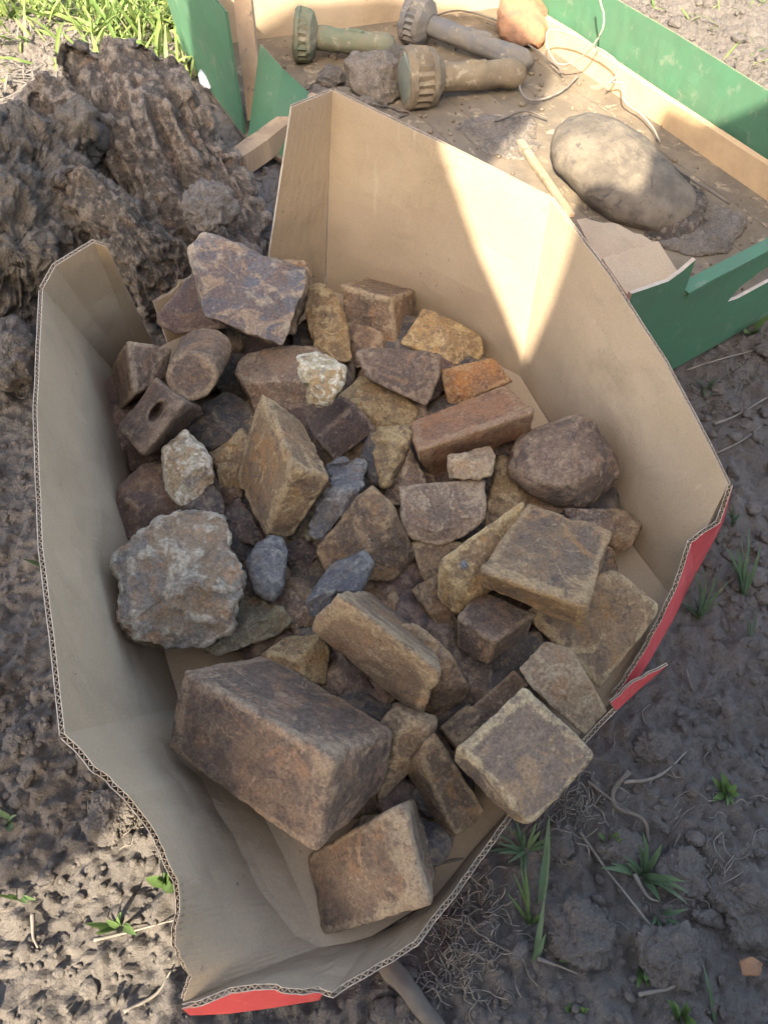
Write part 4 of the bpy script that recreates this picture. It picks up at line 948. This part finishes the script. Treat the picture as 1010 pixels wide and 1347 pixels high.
tuft(10, 1080, [(2,1066,.03),(22,1072,.03),(18,1090,.02)], 'faint moss sprig on the shaded soil at left', .008)
tuft(990, 430, [(1012,415,.03),(978,438,.02),(1004,440,.02)], 'broad leaved weed at the foot of the green crate', .014, 'leaf')
tuft(930, 505, [(915,498,.02),(944,498,.02),(936,520,.01)], 'small grey green herb between crate and box', .010)
lst = []
for _ in range(60):
    x = rg.uniform(800, 1010); y = rg.uniform(-20, 90)
    if y > (x-800)*.5: continue
    b = P(x, y, 0); b[2] = gz(b[0], b[1]); a = rg.uniform(0, 6.28); L = rg.uniform(.02, .06)
    lst.append((b, b+np.array([math.cos(a), math.sin(a), rg.uniform(.05, .6)])*L, rg.uniform(.002, .008), .08, dict(n=3)))
blades('sparse_weeds', lst, 'leaf_lit', 'sparse dry weeds on sunlit soil behind the crate', 'weeds', kind='stuff')
# roots and straws
def ground_strand(pts, r, mat, label, name='root', cat='root', group='roots and straws on the soil', lift=.006, taper=.4):
    q = []
    for (x, y) in pts:
        p = P(x, y, 0); p[2] = gz(p[0], p[1])+lift; q.append(p)
    return strand(name, label, mat, q, r, cat, group, taper)
ground_strand([(505,1262),(535,1300),(560,1330),(585,1360)], .0085, 'root', 'thick dead root running out under the front of box', taper=.7)
ground_strand([(826,1018),(805,1045),(810,1065),(842,1082),(855,1110)], .003, 'root', 'forked woody root right of the pale slab')
ground_strand([(770,1030),(800,1052),(830,1072)], .0018, 'root', 'thin root meeting the forked woody root')
ground_strand([(818,1033),(862,1024),(900,992)], .002, 'straw', 'grey straw curving above the forked root', 'straw', 'straw')
ground_strand([(762,1095),(800,1150),(850,1215),(890,1275),(915,1310)], .0014, 'straw', 'long thin straw stretched across the open soil', 'straw', 'straw')
ground_strand([(838,1308),(880,1300),(918,1275)], .002, 'straw', 'bowed pale straw below the flat topped clod', 'straw', 'straw')
ground_strand([(832,1150),(850,1178),(866,1186)], .0022, 'straw', 'short whitish straw under the bent blades', 'straw', 'straw')
ground_strand([(705,1262),(732,1270),(758,1282)], .0018, 'straw', 'short straw below the leaning blade', 'straw', 'straw')
ground_strand([(565,1140),(595,1132),(622,1128)], .0022, 'straw', 'stubby straw close to the front box edge', 'straw', 'straw')
ground_strand([(40,1200),(42,1228),(48,1245)], .0022, 'straw', 'bent pale stalk on shaded soil at left', 'straw', 'straw')
ground_strand([(120,1235),(170,1222),(240,1205)], .0016, 'straw', 'thin straw across the sunny soil patch', 'straw', 'straw')
ground_strand([(160,1330),(200,1305),(222,1275)], .0018, 'straw', 'straw curving towards the torn box tip', 'straw', 'straw')
ground_strand([(905,480),(950,470),(1010,455)], .0016, 'straw', 'dry stem lying in front of the green crate', 'straw', 'straw')
ground_strand([(940,555),(970,545),(1010,520)], .0022, 'straw', 'pale flattened reed right of the box rim', 'straw', 'straw')
ground_strand([(945,590),(975,580),(1000,560)], .0016, 'straw', 'thin reed just below the pale flattened reed', 'straw', 'straw')
V_, F_, o_ = [], [], 0
for (cx, cy, sx, sy, nn) in ((610,1215,60,60,150), (745,1060,45,40,70), (600,1290,40,30,40), (165,1060,40,40,40), (960,470,50,60,30), (80,600,60,120,25), (880,1100,140,180,70)):
    for _ in range(nn):
        x = rg.gauss(cx, sx*.6); y = rg.gauss(cy, sy*.6); a = rg.uniform(0, 6.28); pts = []
        L = rg.uniform(8, 30)
        for k in range(4):
            p = P(x+math.cos(a)*L*k/2, y+math.sin(a)*L*k/2, 0); p2 = np.array([[p[0], p[1]]])
            if poly_sd(p2, BOXFOOT)[0] < .012: pts = []; break
            p[2] = gz(p[0], p[1])+rg.uniform(.002, .010); pts.append(p); a += rg.uniform(-.6, .6)
        if len(pts) < 4: continue
        V, F = tube(spline(pts, 3), rg.uniform(.0003, .0007), 4); V_ += V; F_ += [tuple(i+o_ for i in f) for f in F]; o_ += len(V)
tag(mesh_obj('root_fibres', V_, F_, M['straw']), 'matted hair roots lying on the crumbly soil', 'roots', kind='stuff')

# ------------------------------------------------------------------ added screen, unseen behind the viewer, cut to cast the shade
y0 = -.9*SC
tp = [(2.1,.0),(2.1,2.8),(.6,2.58),(.35,2.46),(.2,2.37),(.11,2.34),(.07,2.345),(.03,2.38),(-.02,2.42),(-.035,2.3),(-.065,2.10),(-.13,2.13),(-.19,2.13),(-.21,2.03),(-.205,1.93),(-.215,1.80),(-.24,1.65),(-.30,1.78),(-.37,1.92),(-.46,2.13),(-.42,2.28),(-.35,2.44),(-.34,2.6),(-.44,2.76),(-.55,2.86),(-.68,2.92),(-.9,2.93),(-1.15,2.88),(-1.28,2.78),(-1.38,2.64),(-1.5,2.54),(-1.78,2.36),(-2.3,2.2),(-2.3,.84),(-1.4,.84),(-.78,.86),(-.68,.90),(-.64,1.0),(-.60,.97),(-.56,.9),(-.50,.75),(-.42,.0)]  # outline projected back along the sun from the wanted shade edges
poly = [(x*SC, y0, z*SC) for (x, z) in tp]
shade_screen = empty('added_shade_screen', (0, y0, 0)); tag(shade_screen, 'added grey screen behind the viewer, cut to shape the shade on the box', 'added_shade_screen')
V, F = prism(poly, .004, (0, -1, 0)); fixn(mesh_obj('sheet', V, F, M['screen_grey'], shade_screen, smooth=False))
for x in (-2.25, 2.06):  # posts added to carry the shade screen
    V, F = bar((x*SC, y0-.03, -.1), (x*SC, y0-.03, 2.8*SC), .045, .045, upv=(0, 1, 0)); mesh_obj('post', V, F, M['wood'], shade_screen, smooth=False)
